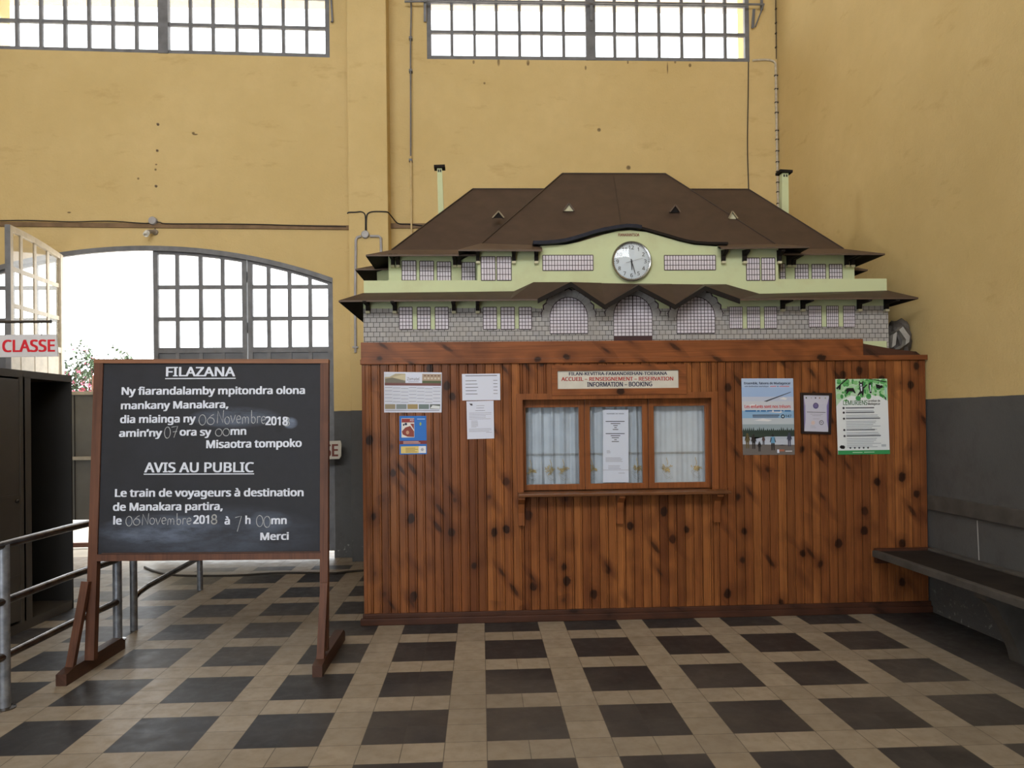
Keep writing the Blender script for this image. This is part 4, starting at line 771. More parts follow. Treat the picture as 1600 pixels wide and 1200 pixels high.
figure(.09, .915, .20, ink((104, 92, 62))); figure(.21, .92, .19, DK); figure(.32, .955, .13, DK); figure(.40, .87, .12, DK, ink((90, 70, 70))); figure(.58, .94, .21, DK, ink((110, 160, 196))); figure(.90, .89, .18, ink((70, 72, 92)))
q.poly([(.68, .88), (.76, .865), (.84, .88)], ink((70, 70, 72))); q.rect(.66, .93, .70, .975, WHITEP).rect(.70, .93, .80, .955, ink((170, 110, 90))).rect(.82, .945, .95, .96, ink((200, 200, 205)))
q.build('beach_poster', 'blue sky poster of children on a beach right of the counter window', 'poster')
# framed certificate
fc = thing('framed_certificate', 'certificate in narrow black frame hanging between the two large posters', 'frame', tuple(at(1276, 678, YK)))
o4 = [(1251.3, 613.3), (1300.3, 614), (1298.8, 678.7), (1252.5, 677.5)]; i4 = [(1255.6, 617.3), (1296, 617.8), (1294.8, 674.8), (1256.6, 673.8)]
f_ = MB(); yf = YK-0.016
for a in range(4):
    b = (a+1) % 4
    f_.hexa([at(*o4[a], yf), at(*o4[b], yf), at(*i4[b], yf), at(*i4[a], yf)]+[Vector((p.x, YK-.001, p.z)) for p in (at(*o4[a], yf), at(*o4[b], yf), at(*i4[b], yf), at(*i4[a], yf))])
f_.build('frame', BROWNW, fc)
q = Sheet(i4, YK-0.008, ink((206, 204, 222)))
q.poly([(0, 0), (.06, .3), (.06, .7), (0, 1)], ink((150, 140, 190))).poly([(1, 0), (.9, .3), (.92, .7), (1, 1)], ink((130, 116, 176)))
for u, c in ((.1, (60, 90, 60)), (.30, (180, 180, 190)), (.46, (80, 80, 90)), (.62, (150, 130, 120)), (.84, (160, 170, 150))): q.disc(u, .075, .03, .022, ink(c))
q.disc(.47, .29, .11, .085, ink((92, 82, 132))); q.rect(.12, .462, .86, .475, INKK).rect(.25, .52, .75, .527, INKG).rect(.33, .56, .68, .567, INKG).rect(.36, .65, .62, .656, INKG)
q.disc(.36, .76, .08, .06, ink((224, 200, 196))); q.disc(.70, .75, .09, .065, ink((60, 56, 70))); q.up(); q.disc(.70, .75, .068, .049, ink((206, 204, 222))).poly([(.66, .735), (.74, .735), (.70, .775)], INKK)
q.disc(.47, .29, .075, .058, ink((120, 110, 158))); q.lines(.25, .5, .85, .89, 2, INKG, .006)
o = q.mb
oo = MB(); oo.v = o.v; oo.f = o.f; oo.m = o.m; oo.build('certificate_sheet', q.base, fc, fix=False)
MB().add([at(*p, YK-.0125) for p in i4], [(0, 1, 2, 3)]).build('glass', CLEAR, fc)
# lemur poster
q = Sheet([(1305.2, 592.3), (1386, 591.8), (1390.3, 709.3), (1309.3, 710.5)], YP, ink((228, 234, 238)))
GR = [(132, 196, 130), (96, 172, 100), (162, 214, 160), (70, 150, 84)]
r_ = random.Random(9); q.poly([(0, 0), (1, 0), (1, .30), (.9, .24), (.7, .21), (.5, .25), (.3, .22), (.1, .28), (0, .36)], ink((186, 218, 190))).up()
for k in range(90):
    u = r_.uniform(.02, .98); v = r_.uniform(.01, .24)*(1 if r_.random() < .8 else 1.25)
    if k % 16 == 0: q.up()
    a_, b_ = r_.uniform(.02, .055), r_.uniform(.015, .04); q.disc(min(max(u, a_), 1-a_), max(v, b_), a_, b_, ink(GR[k % 4]), 9)
q.rect(0, .945, 1, 1, ink((62, 150, 92)))
q.up(); INKB = ink((34, 30, 38))
q.poly([(.0, .12), (.20, .0), (.24, .0), (.08, .09), (.03, .14)], INKB).poly([(.62, .0), (.68, .0), (.98, .035), (.98, .05)], INKB).poly([(.06, .08), (.1, .08), (.09, .14), (.05, .14)], INKB)
q.poly([(.18, .16), (.22, .12), (.34, .12), (.38, .19), (.36, .19), (.32, .165), (.25, .165), (.21, .20), (.19, .20), (.21, .165)], INKB)
q.disc(.49, .075, .045, .028, INKB); q.poly([(.44, .05), (.46, .02), (.48, .055)], INKB).poly([(.50, .055), (.53, .02), (.54, .05)], INKB)
q.poly([(.45, .10), (.53, .10), (.54, .16), (.52, .24), (.49, .19), (.42, .225), (.41, .215), (.46, .165)], INKB).poly([(.53, .11), (.60, .07), (.61, .08), (.54, .13)], INKB)
q.poly([(.64, .06), (.68, .06), (.67, .12), (.69, .19), (.65, .19), (.63, .11)], INKB).poly([(.77, .07), (.84, .08), (.89, .11), (.85, .135), (.78, .12)], INKB).disc(.88, .105, .025, .02, INKB)
q.poly([(.94, .10), (.965, .1), (.97, .28), (.955, .28)], ink((150, 205, 190))).poly([(.93, .23), (.96, .25), (.965, .29), (.94, .27)], INKB)
q.text('LÉMURIENS', .13, .595, .345, .062, ink((50, 112, 62)), .012); q.text('Le trésor de', .61, .845, .305, .028, INKK, .02); q.text('Madagascar', .61, .845, .345, .028, INKK, .02)
for v, n in ((.385, 1), (.445, 2), (.525, 6), (.675, 2), (.755, 6)):
    q.disc(.135, v, .022, .015, INKD, 10); q.rect(.175, v-.010, .175+(.55 if n < 3 else .66), v+.006, ink((120, 124, 134)))
    q.lines(.175, .86, v+.032, v+.032+.022*(n-1), n, ink((164, 172, 184)), .007, n+3)
q.poly([(.03, .90), (.06, .875), (.12, .88), (.14, .90), (.12, .925), (.06, .92)], INKK)
for k in range(5): q.disc(.24+k*.085, .912, .018, .014, ink((80, 84, 92)), 8)
q.up(); q.disc(.485, .08, .018, .013, WHITEP).poly([(.47, .10), (.51, .10), (.505, .155), (.485, .165)], WHITEP).poly([(.655, .08), (.675, .08), (.668, .17), (.655, .17)], WHITEP); q.rect(.28, .968, .47, .978, ink((170, 214, 180))).rect(.50, .966, .70, .976, ink((170, 214, 180)))
q.rect(.84, .87, .93, .90, ink((180, 190, 200)))
q.build('lemur_poster', 'white and green lemur information poster near the right end of booth', 'poster')

# ------------------------------------------------------------------ model of the station
YS = 1.12; YWG = 1.34; YBK = 2.90; YMID = 2.02
ms = thing('station_model', 'scale model of a brown-roofed station standing on top of the wooden booth', 'model', (1.2, YS, 2.0))
def pl(pts, Y): return [at(px, py, Y) for px, py in pts]
def xz(pts, Y): return [(p.x, p.z) for p in pl(pts, Y)]
zst = at(980, 480, YS).z; xl, xr = at(567.8, 500, YS).x, at(1388, 500, YS).x
MB().box((xl, YS, 2.0), (xr, YBK, zst)).build('stone_storey', STONE, ms)
zpar = at(700, 438, YS).z
gs = MB(); gs.box((xl, YS+.001, zst), (xr, YBK, at(980, 458, YS).z))
gs.box((xl, YS, zst), (xr, YS+.02, zst+.004)); gs.box((xl+.006, YS, at(980, 458, YS).z-.002), (xr-.008, YBK, zpar))
gs.box((at(1349, 538, YS-.006).x, YS-.006, 2.0), (at(1385.5, 538, YS-.006).x, YS+.05, at(1360, 533, YS-.006).z))
gs.build('parapet', GREEN, ms)
# upper storey: set-back wings and the front block with its curved gable
uw = MB(); xa, xb = at(607, 420, YWG).x, at(1335, 420, YWG).x
uw.box((xa, YWG, zpar-.01), (xb, YBK-.15, at(700, 392, YWG).z)); uw.build('wing_storey', GREEN, ms)
gab = [(746, 452), (1216, 452), (1216, 386), (1135, 384), (1120, 385), (1085, 382.5), (1062, 377.5), (1040, 371), (1010, 362.5), (985, 359.5), (965, 361), (945, 366), (925, 372), (905, 378), (885, 382), (845, 384.5), (838, 388), (746, 390)]
MB().prism(xz(gab, YS-.002), YS-.002, YS+0.16).build('gable_front', GREEN, ms)
# curved trims over the gable
def trim(pts, w, y0, y1, mat, nm):
    t = MB(); P = [Vector((p.x, 0, p.z)) for p in pl(pts, (y0+y1)/2)]
    up_ = []
    for i, p in enumerate(P):
        d = (P[min(i+1, len(P)-1)]-P[max(i-1, 0)]).normalized(); n = Vector((-d.z, 0, d.x)); n = n if n.z > 0 else -n
        up_.append(p+n*w)
    for i in range(len(P)-1):
        a, b, c, d = P[i], P[i+1], up_[i+1], up_[i]
        t.hexa([(a.x, y0, a.z), (b.x, y0, b.z), (c.x, y0, c.z), (d.x, y0, d.z), (a.x, y1, a.z), (b.x, y1, b.z), (c.x, y1, c.z), (d.x, y1, d.z)])
    return t.build(nm, mat, ms)
trim([(832.5, 384), (848, 384), (866, 382.8), (882, 380.5), (897, 376.8), (912, 372.3), (927, 367.5), (944, 363.2), (962, 360), (978, 357.8), (992, 358.5), (1000, 360)], 0.027, YS-.05, YS+.06, TAPE, 'gable_trim')
trim([(1000, 360), (1010, 362.5), (1025, 366.8), (1040, 371), (1055, 375.6), (1070, 379.6), (1085, 382.3), (1105, 383.6), (1135, 384)], 0.018, YS-.03, YS+.06, SOFFIT, 'gable_trim')
def grid(px0, py0, px1, py1, nx, nz, Y=YS, sill=False, w=0.0045, line=LINE):
    a, b = at(px0, (py0+py1)/2, Y-.006), at(px1, (py0+py1)/2, Y-.006); zt, zb = at((px0+px1)/2, py0, Y-.006).z, at((px0+px1)/2, py1, Y-.006).z
    g = MB(); y = Y-.005; g.box((a.x, y, zb), (b.x, Y+.004, zt), PAPERW)
    for i in range(nx+1):
        x = a.x+(b.x-a.x)*i/nx; ww = w*(1.3 if i in (0, nx) else 1); g.box((x-ww/2, y-.0012, zb), (x+ww/2, y+.001, zt), line)
    for j in range(nz+1):
        z = zb+(zt-zb)*j/nz; ww = w*(1.3 if j in (0, nz) else 1); g.box((a.x, y-.0014, z-ww/2), (b.x, y+.001, z+ww/2), line)
    return g.build('window', PAPERW, ms)
for gp in (((624, 644.2), (652, 672.5), (680, 700.5)), ((755, 776), (782.6, 804), (811, 830.6))):
    for a, b in gp: grid(a, 480, b, 514.5, 4, 6)
    for k in range(2): c = MB(); A = at(gp[k][1], 497, YS-.004); B = at(gp[k+1][0], 497, YS-.004); c.box((A.x, YS-.004, at(660, 514.5, YS).z), (B.x, YS+.004, at(660, 480, YS).z)); c.build('green_jamb', GREEN, ms)
for gp, y0_, y1_ in ((((1140, 1160), (1167.5, 1187.5), (1194.5, 1213.7)), 479.5, 513), (((1264, 1283.5), (1291.7, 1310), (1318, 1335.7)), 478, 511)):
    for a, b in gp: grid(a, y0_, b, y1_, 6, 6, w=.0035)
    for k in range(2): c = MB(); A = at(gp[k][1], 497, YS-.004); B = at(gp[k+1][0], 497, YS-.004); c.box((A.x, YS-.004, at(1200, y1_, YS).z), (B.x, YS+.004, at(1200, y0_, YS).z)); c.build('green_jamb', GREEN, ms)
for a, b, t_, m_ in ((751.8, 773.8, 401, 438), (776.5, 798.8, 401, 438), (1166.5, 1187, 403, 438), (1190, 1211, 403, 438)): grid(a, t_, b, m_, 5, 4)
grid(848, 398.8, 926.8, 422.5, 17, 3); grid(1038.2, 399, 1118, 421.8, 18, 3)
for a, b, t_, m_ in ((628, 650, 407.5, 438), (655.8, 677.5, 408, 438.5), (683, 704.5, 409, 439.5), (721.5, 742.5, 410, 440), (1242.5, 1263, 413, 438), (1268.7, 1290, 413, 438), (1296, 1316, 413, 438.5), (1219, 1227, 412, 439)): grid(a, t_, b, m_, 5 if b-a > 10 else 2, 4, YWG)
for a, b in ((652, 664), (710, 724), (1236, 1251), (1294, 1308)): c = MB(); A, B = at(a, 438, YWG-.04), at(b, 438, YWG-.04); c.box((A.x, YWG-.05, zpar-.002), (B.x, YWG-.02, zpar+.012)); c.build('red_planter', REDM, ms)
c = MB(); A, B = at(1350, 437, YWG), at(1364, 437, YWG); c.box((A.x, YWG, zpar-.002), (B.x, YWG+.03, zpar+.012)); c.build('red_planter', REDM, ms)
# the three arched openings with voussoirs
def archwin(px0, px1, ptop, pbot, door=False):
    Y = YS-.006; x0, x1 = at(px0, 495, Y).x, at(px1, 495, Y).x; zt, zb = at((px0+px1)/2, ptop, Y).z, at((px0+px1)/2, pbot, Y).z
    cx, r = (x0+x1)/2, (x1-x0)/2; ry = r*1.06; zs = zt-ry
    g = MB(); poly = [(x0, zb), (x1, zb)]+[(cx+r*math.cos(PI*i/18), zs+ry*math.sin(PI*i/18)) for i in range(19)]
    g.prism(poly, YS-.007, YS+.004, PAPERW)
    h = lambda x: zs+ry*math.sqrt(max(0, 1-((x-cx)/r)**2))
    nx, nz = (10, 12) if door else (11, 11)
    for i in range(nx+1):
        x = x0+(x1-x0)*i/nx; ww = .0045 if not (door and i == 5) else .009; g.box((x-ww/2, YS-.0085, zb), (x+ww/2, YS-.006, max(h(x), zs)), LINE)
    for j in range(nz+1):
        z = zb+(zt-zb)*j/nz; e = r if z <= zs else r*math.sqrt(max(0, 1-((z-zs)/ry)**2)); g.box((cx-e, YS-.0087, z-.0022), (cx+e, YS-.006, z+.0022), LINE)
    for i in range(18):
        a, b = PI*i/18, PI*(i+1)/18; g.ribbon([(cx+r*math.cos(a), YS-.009, zs+ry*math.sin(a)), (cx+r*math.cos(b), YS-.009, zs+ry*math.sin(b))], .006, (0, 1, 0), LINE)
    g.build('arched_door' if door else 'arched_window', PAPERW, ms)
    v = MB(); n = 11; ro = r+0.055; roz = ry+0.055; gap = 0.012
    for i in range(n):
        a, b = PI*(i+gap)/n, PI*(i+1-gap)/n; a2, b2 = (a+b)/2, 0
        k = 1.0+0.02*(-1)**i
        v.prism([(cx+r*1.02*math.cos(a), zs+ry*1.02*math.sin(a)), (cx+ro*k*math.cos(a), zs+roz*k*math.sin(a)), (cx+ro*1.05*math.cos(a2), zs+roz*1.05*math.sin(a2)), (cx+ro*k*math.cos(b), zs+roz*k*math.sin(b)), (cx+r*1.02*math.cos(b), zs+ry*1.02*math.sin(b))], YS-.005, YS+.004, VOUS)
        v.prism([(cx+r*1.0*math.cos(PI*i/n), zs+ry*1.0*math.sin(PI*i/n)), (cx+ro*1.04*math.cos(PI*i/n), zs+roz*1.04*math.sin(PI*i/n)), (cx+ro*1.10*math.cos(PI*(i+.5)/n), zs+roz*1.10*math.sin(PI*(i+.5)/n)), (cx+ro*1.04*math.cos(PI*(i+1)/n), zs+roz*1.04*math.sin(PI*(i+1)/n)), (cx+r*math.cos(PI*(i+1)/n), zs+ry*math.sin(PI*(i+1)/n))], YS-.003, YS+.003, LINE)
    v.build('voussoirs', VOUS, ms)
    if door:
        d = MB(); zc = at(988, 534.5, Y).z; d.box((x0, YS-.008, zc), (x1, YS+.004, zb)); d.build('door_base', MAROON, ms)
VOUS = plain('printed_voussoir_paper', (0.31, 0.30, 0.295), 0.6, 0, 0.12, 25)
archwin(859.3, 918, 464.5, 521); archwin(958.7, 1018.8, 462, 525, True); archwin(1057.5, 1116.8, 464, 520.5)
# roofs
def roof(name, ridge, corners, eaves, mat=ROOFB, ymid=YMID):
    """hip roof symmetrical about y = ymid: ridge ends, slope corners, flared eave corners (front ones; x, y, z)"""
    (a, b), (c, d), (e, f) = ridge, corners, eaves
    bk = lambda p: Vector((p.x, 2*ymid-p.y, p.z)); c2, d2, e2, f2 = bk(c), bk(d), bk(e), bk(f)
    th = Vector((0, 0, -0.012)); m = MB()
    V = [a, b, c, d, d2, c2, e, f, f2, e2]; n = len(V)
    F = [(0, 2, 3, 1), (1, 3, 4), (1, 4, 5, 0), (0, 5, 2)]; FL = [(2, 6, 7, 3), (3, 7, 8, 4), (4, 8, 9, 5), (5, 9, 6, 2)]
    m.add(V, F, mat); m.add(V, FL, ROOFE)
    m.add([e, f, f2, e2, e+th, f+th, f2+th, e2+th], [(0, 1, 5, 4), (1, 2, 6, 5), (2, 3, 7, 6), (3, 0, 4, 7)], ROOFE)
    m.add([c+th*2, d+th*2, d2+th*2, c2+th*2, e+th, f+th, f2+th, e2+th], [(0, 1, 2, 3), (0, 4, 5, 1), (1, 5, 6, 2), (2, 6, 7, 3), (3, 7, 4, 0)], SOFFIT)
    return m.build(name, mat, ms, fix=False)
zr = at(793, 295.5, YMID).z
wr = (Vector((at(738.7, 294.5, YMID).x, YMID, zr)), Vector((at(1170, 298.5, YMID).x, YMID, zr)))
zc_ = at(980, 389.5, 1.28).z; ze_ = at(980, 397, 1.15).z
wc = (Vector((at(612.5, 388, 1.28).x, 1.28, zc_)), Vector((at(1318, 388, 1.28).x, 1.28, zc_)))
we = (Vector((at(571.5, 396, 1.15).x, 1.15, ze_)), Vector((at(1383, 399, 1.15).x, 1.15, ze_)))
roof('wing_roof', wr, wc, we)
zr2 = at(960, 271.5, YMID+.04).z
cr_ = (Vector((at(878.7, 270, YMID+.04).x, YMID+.04, zr2)), Vector((at(1040, 273, YMID+.04).x, YMID+.04, zr2)))
zc2 = at(980, 382, 1.17).z
cc = (Vector((at(751, 381, 1.17).x, 1.17, zc2)), Vector((at(1212, 382, 1.17).x, 1.17, zc2)))
m = MB(); bk = lambda p: Vector((p.x, 2*(YMID+.04)-p.y, p.z))
m.add([cr_[0], cr_[1], cc[0], cc[1], bk(cc[1]), bk(cc[0])], [(0, 2, 3, 1), (1, 3, 4), (1, 4, 5, 0), (0, 5, 2)])
m.build('central_roof', ROOFB, ms, fix=False)
rc = MB()
for a, b in ((cr_[0], cr_[1]), (cr_[0], cc[0]), (cr_[1], cc[1]), (wr[0], wr[1]), (wr[0], wc[0]), (wr[1], wc[1])):
    rc.bar(a+Vector((0, 0, .002)), b+Vector((0, 0, .002)), .014, .008)
q_ = at(975, 354, 1.2); rc.bar(at(959, 276, YMID-.02), at(971, 352, 1.24), .005, .004)
rc.build('ridge_strip', plain('dark_roof_joint', (0.035, 0.022, 0.017), 0.6), ms)
# flared eaves of the front block either side of the gable
for (p0, p1, tip, end) in (((751, 381), (846, 384), (716, 389.8), (847.5, 390.3)), ((1118, 383), (1212, 382), (1265, 385), (1126, 387))):
    left = tip[0] < 900; ef = MB(); ye = 1.0
    a, b = at(*p0, 1.17), at(*p1, 1.17); a.z += .004; b.z += .004
    t_, e_ = at(*tip, ye), at(*end, ye)
    A, B = (a, b) if left else (b, a)       # outer, inner on the slope
    back = Vector((t_.x, 1.75, t_.z+.0)); bk2 = Vector((A.x, 1.75, A.z)); th = Vector((0, 0, -.012))
    V = [A, B, e_, t_, back, bk2]; ef.add(V, [(0, 1, 2, 3), (0, 3, 4, 5)], ROOFE)
    ef.add([t_, e_, t_+th, e_+th, back, back+th], [(0, 1, 3, 2), (0, 2, 5, 4)], ROOFE)
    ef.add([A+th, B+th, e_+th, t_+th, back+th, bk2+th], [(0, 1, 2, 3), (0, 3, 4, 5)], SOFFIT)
    ef.build('front_eave', ROOFE, ms, fix=False)
# canopy roof over the ground floor
ye = 0.95
zl = at(617, 457.5, YS).z; zle = at(600, 469, ye).z
cp = MB()
L0 = Vector((at(529, 466, ye).x, ye, zle)); R0 = Vector((at(1435, 466, ye).x, ye, zle))
W0 = Vector((xl, YS, zl)); W1 = Vector((xr, YS, zl))
fr_ = [L0]+pl([(797, 467.5), (840, 467), (892, 441), (945, 476.5), (997.5, 446), (1055, 476.5), (1101.5, 447.5), (1156, 467.5), (1187, 466.5)], ye-.03)+[R0]
bk_ = [W0]+pl([(803, 455), (834, 440.5), (892, 440.5), (940, 442), (996, 443), (1050, 443.5), (1100, 444), (1135, 444), (1187, 459)], YS)+[W1]
th = Vector((0, 0, -.012)); n = len(fr_)
cp.add(fr_+bk_, [(i, i+1, n+i+1, n+i) for i in range(n-1)], ROOFB)
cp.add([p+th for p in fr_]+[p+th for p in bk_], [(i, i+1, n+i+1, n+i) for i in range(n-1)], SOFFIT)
cp.add(fr_+[p+th for p in fr_], [(i, i+1, n+i+1, n+i) for i in range(n-1)], ROOFE)
for P, Wp, sgn in ((L0, W0, -1), (R0, W1, 1)):
    Pb = Vector((P.x, YBK+.2, P.z)); Wb = Vector((Wp.x, YBK, Wp.z))
    cp.add([P, Wp, Wb, Pb], [(0, 1, 2, 3)], ROOFB); cp.add([P+th, Wp+th, Wb+th, Pb+th], [(0, 1, 2, 3)], SOFFIT); cp.add([P, Pb, Pb+th, P+th], [(0, 1, 2, 3)], ROOFE)
cp.build('canopy_roof', ROOFB, ms, fix=False)
bb_ = MB()
for i in range(2, 8):
    a, b = fr_[i], fr_[i+1]; bb_.hexa([a+Vector((0, -.006, -.034)), b+Vector((0, -.006, -.034)), b+Vector((0, -.006, .002)), a+Vector((0, -.006, .002)), a+Vector((0, .006, -.034)), b+Vector((0, .006, -.034)), b+Vector((0, .006, .002)), a+Vector((0, .006, .002))])
bb_.build('gable_barge_boards', SOFFIT, ms)
# green spandrels under the gables
sp = MB()
sp.prism(xz([(836, 482), (842, 471), (892, 446), (941, 477), (941, 482)], YS-.002), YS-.002, YS+.004); sp.prism(xz([(948, 482), (948, 474), (997, 449), (1046, 474), (1046, 482)], YS-.002), YS-.002, YS+.004); sp.prism(xz([(1052, 482), (1052, 474), (1096, 450), (1136, 470), (1136, 482)], YS-.002), YS-.002, YS+.004)
sp.build('spandrel', GREEN, ms)
def bracket(px, ytop, ybot, Y, out):
    x = at(px, ytop, Y).x; zt, zb = at(px, ytop, Y).z, at(px, ybot, Y).z; h = zt-zb
    b = MB(); b.prism([(Y, zt-.002), (Y-out, zt-.034 if out > .15 else zt-.016), (Y-out, zt-.046 if out > .15 else zt-.03), (Y-.035, zt-h*.55), (Y-.028, zb), (Y, zb)], x-.014, x+.014, plane='YZ')
    o = b.build('eave_bracket', SOFFIT, ms)
    MB().box((x-.015, Y-.034, zb-.016), (x+.015, Y+.002, zb+.001)).build('bracket_block', CREAMM, o)
for px in (575, 617, 709, 746, 1221.5, 1253, 1341, 1383): bracket(px, 469 if px < 900 else 467, 487 if px < 900 else 484, YS, .18)
for px in (746.5, 802.5, 837.5, 1129, 1162, 1216): bracket(px, 391, 409.5, YS, .1)
for px in (614, 622, 710.5, 717.5, 1231, 1238.5, 1321.5, 1330): bracket(px, 398, 415.5, YWG, .18)
# small back-wing roofs peeping out at both ends
for pts, s_ in ((((555, 420), (600, 411)), 1), (((1356, 421), (1320, 412)), -1)):
    a = at(*pts[0], 1.6); b = at(*pts[1], 1.75); k = MB()
    V = [a, Vector((b.x+.25*s_, a.y, a.z)), Vector((b.x+.25*s_, b.y+.1, b.z+.02)), Vector((b.x, b.y+.1, b.z+.02)), Vector((a.x, 2.4, a.z)), Vector((b.x, 2.3, b.z+.02))]
    k.add(V, [(0, 1, 2, 3), (0, 3, 5, 4)], ROOFB); k.add([p+th for p in V], [(0, 1, 2, 3), (0, 3, 5, 4)], SOFFIT); k.add([V[0], V[1], V[0]+th, V[1]+th, V[4], V[4]+th], [(0, 1, 3, 2), (0, 2, 5, 4)], ROOFE)
    x2 = at(589 if s_ > 0 else 1334, 430, 1.75).x
    kk = k.build('rear_wing_roof', ROOFB, ms, fix=False)
    w_ = MB(); w_.box((min(x2, x2+.2*s_), 1.75, zpar-.01), (max(x2, x2+.2*s_), 2.35, b.z+.005)); w_.build('rear_wing_storey', GREEN, ms)
# chimneys
def chimney(pxb, pyb, pxt, pyt, w, Y, capw, tilt):
    b, t = at(pxb, pyb, Y), at(pxt, pyt, Y); b.z -= .25; sc = (Y-CAM[1])/FPX; r = w*sc/2
    k = MB(); k.hexa([b+Vector((i*r, j*r, 0)) for i, j in ((-1, -1), (1, -1), (1, 1), (-1, 1))]+[t+Vector((i*r*.85, j*r*.85, 0)) for i, j in ((-1, -1), (1, -1), (1, 1), (-1, 1))])
    o = k.build('chimney', GREEN, ms); h = MB()
    for i in (-.35, .35): h.box((t.x+i*r-.006, t.y-r*.86-.004, t.z-.035), (t.x+i*r+.006, t.y-r*.86+.002, t.z-.014))
    h.build('smoke_hole', BLACK, o)
    c = MB(); cr2 = capw*sc/2; u = Vector((1, 0, tilt)).normalized(); z = Vector((0, 0, .011))
    c.hexa([t+u*(i*cr2)+Vector((0, j*cr2, 0)) for i, j in ((-1, -1), (1, -1), (1, 1), (-1, 1))]+[t+z*2+u*(i*cr2)+Vector((0, j*cr2, 0)) for i, j in ((-1, -1), (1, -1), (1, 1), (-1, 1))])
    c.build('chimney_cap', SOFFIT, o)
chimney(690, 330, 687, 264, 9.0, 2.02, 17, .04); chimney(1224, 328, 1225, 272, 12, 2.02, 20, -.06)
# triangular dormers
TAN = plain('tan_dormer_trim', (0.24, 0.20, 0.13), 0.7)
def dormer(pl_, pr, ptop, pbot, apex, front_green, faded=False):
    f = lambda x, y: (y-382)/(271.5-382)
    Yd = lambda py: 1.17+(YMID-1.17)*max(0, min(1, (388-py)/(388-271)))*0.93-0.02
    Yf = Yd(pbot)-.02
    A, B, C = at(pl_, pbot, Yf), at(pr, pbot, Yf), at(apex, ptop, Yf); bkd = Vector((0, .14, 0.0))
    k = MB(); k.add([A, B, C, C+bkd, A+bkd*.3, B+bkd*.3], [(0, 2, 3, 4), (2, 1, 5, 3)], ROOFB)
    o = k.build('dormer', ROOFB, ms, fix=False); g = MB()
    t = Vector((0, .012, 0)); g.add([A+t, B+t, C+t], [(0, 1, 2)], CREAMM if front_green else SOFFIT)
    for a, b in ((A, C), (C, B)): g.bar(a, b, .010, .016, up=(0, 1, 0), m=TAN if faded else ROOFE)
    g.build('dormer_front', CREAMM, o)
dormer(769.5, 787.5, 330, 340.3, 779, False, True); dormer(879.8, 897.5, 317.5, 329.3, 889, True); dormer(1046.5, 1063, 320.5, 331.5, 1055, False); dormer(1138.5, 1152.5, 330, 341.5, 1144, True, True)
nm_ = MB(); write(nm_, 'FIANARANTSOA', at(966, 369.2, YS-.004), at(999, 369.2, YS-.004), 4.6*(YS-CAM[1])/FPX, Z, .05); nm_.build('name_lettering', plain('brown_red_lettering', (0.16, 0.03, 0.02), .7), ms, fix=False)

# clock hung on the model front
cc_ = at(987, 408, YS-.035); R = 31.5*(YS-.035-CAM[1])/FPX
ck = thing('wall_clock', 'round silver-rimmed clock hanging on the front of the station model', 'clock', (cc_.x, YS-.03, cc_.z-R))
ck_c = Vector((cc_.x, YS-.004, cc_.z))
MB().lathe(ck_c, (0, -1, 0), [(R*.97, 0), (R, .012), (R, .03), (R*.96, .038), (R*.90, .034), (R*.89, .012), (R*.97, 0)], 96, cap=False).build('rim', CHROME, ck, smooth=True)
rb_ = MB()
for i in range(88):
    a = 2*PI*i/88; p = ck_c+Vector((R*.95*math.cos(a), -.036, R*.95*math.sin(a))); d = Vector((math.cos(a), 0, math.sin(a))); rb_.bar(p-d*R*.05, p+d*R*.05, .004, .006, (0, 1, 0))
rb_.build('rim_ribs', BLACK, ck)
MB().lathe(ck_c, (0, -1, 0), [(R*.90, .012), (R*.90, .020)], 64).build('dial', DIAL, ck)
nu = MB(); yd = -.0215
for h_ in range(1, 13):
    a = PI/2-h_*PI/6; p = ck_c+Vector((R*.70*math.cos(a), yd, R*.70*math.sin(a))); s_ = R*.19; v, f, w = glyphs(str(h_))
    wd = w*s_; write(nu, str(h_), p+Vector((-wd/2, 0, -s_/2)), p+Vector((wd/2, 0, -s_/2)), s_, Z, .02)
for k in range(60):
    a = 2*PI*k/60; d = Vector((math.cos(a), 0, math.sin(a))); nu.ribbon([ck_c+Vector((0, yd, 0))+d*R*.84, ck_c+Vector((0, yd, 0))+d*R*(.88 if k % 5 else .89)], .0016 if k % 5 else .004, (0, 1, 0))
nu.build('numerals', plain('clock_numeral_grey', (0.045, 0.045, 0.045), .6), ck, fix=False)
def hand(nm, deg, l, tail, w0, y, m):
    a = math.radians(90-deg); d = Vector((math.cos(a), 0, math.sin(a))); n = Vector((-d.z, 0, d.x)); o = ck_c+Vector((0, y, 0)); t = Vector((0, -.002, 0))
    P = [o-d*tail-n*w0*.4, o-d*tail+n*w0*.4, o+n*w0*.5, o+d*l*.9+n*w0*.3, o+d*l, o+d*l*.9-n*w0*.3, o-n*w0*.5]; k = len(P)
    MB().add(P+[p+t for p in P], [list(range(k)), list(range(2*k-1, k-1, -1))]+[(i, (i+1) % k, (i+1) % k+k, i+k) for i in range(k)]).build(nm, m, ck)
HANDM = plain('clock_hand_dark', (0.05, 0.05, 0.055), .4)
hand('hour_hand', 178, R*.46, R*.1, R*.07, -.024, HANDM); hand('minute_hand', 164, R*.70, R*.12, R*.05, -.027, HANDM); hand('second_hand', 75, R*.60, R*.3, R*.014, -.030, HANDM)
MB().lathe(ck_c, (0, -1, 0), [(R*.04, .022), (R*.04, .033), (0.0001, .034)], 16).build('hub', HANDM, ck)
MB().lathe(ck_c, (0, -1, 0), [(R*.90, .034), (R*.7, .040), (R*.4, .044), (0.0001, .046)], 48, cap=False).build('glass', CLEAR, ck, smooth=True, fix=False)

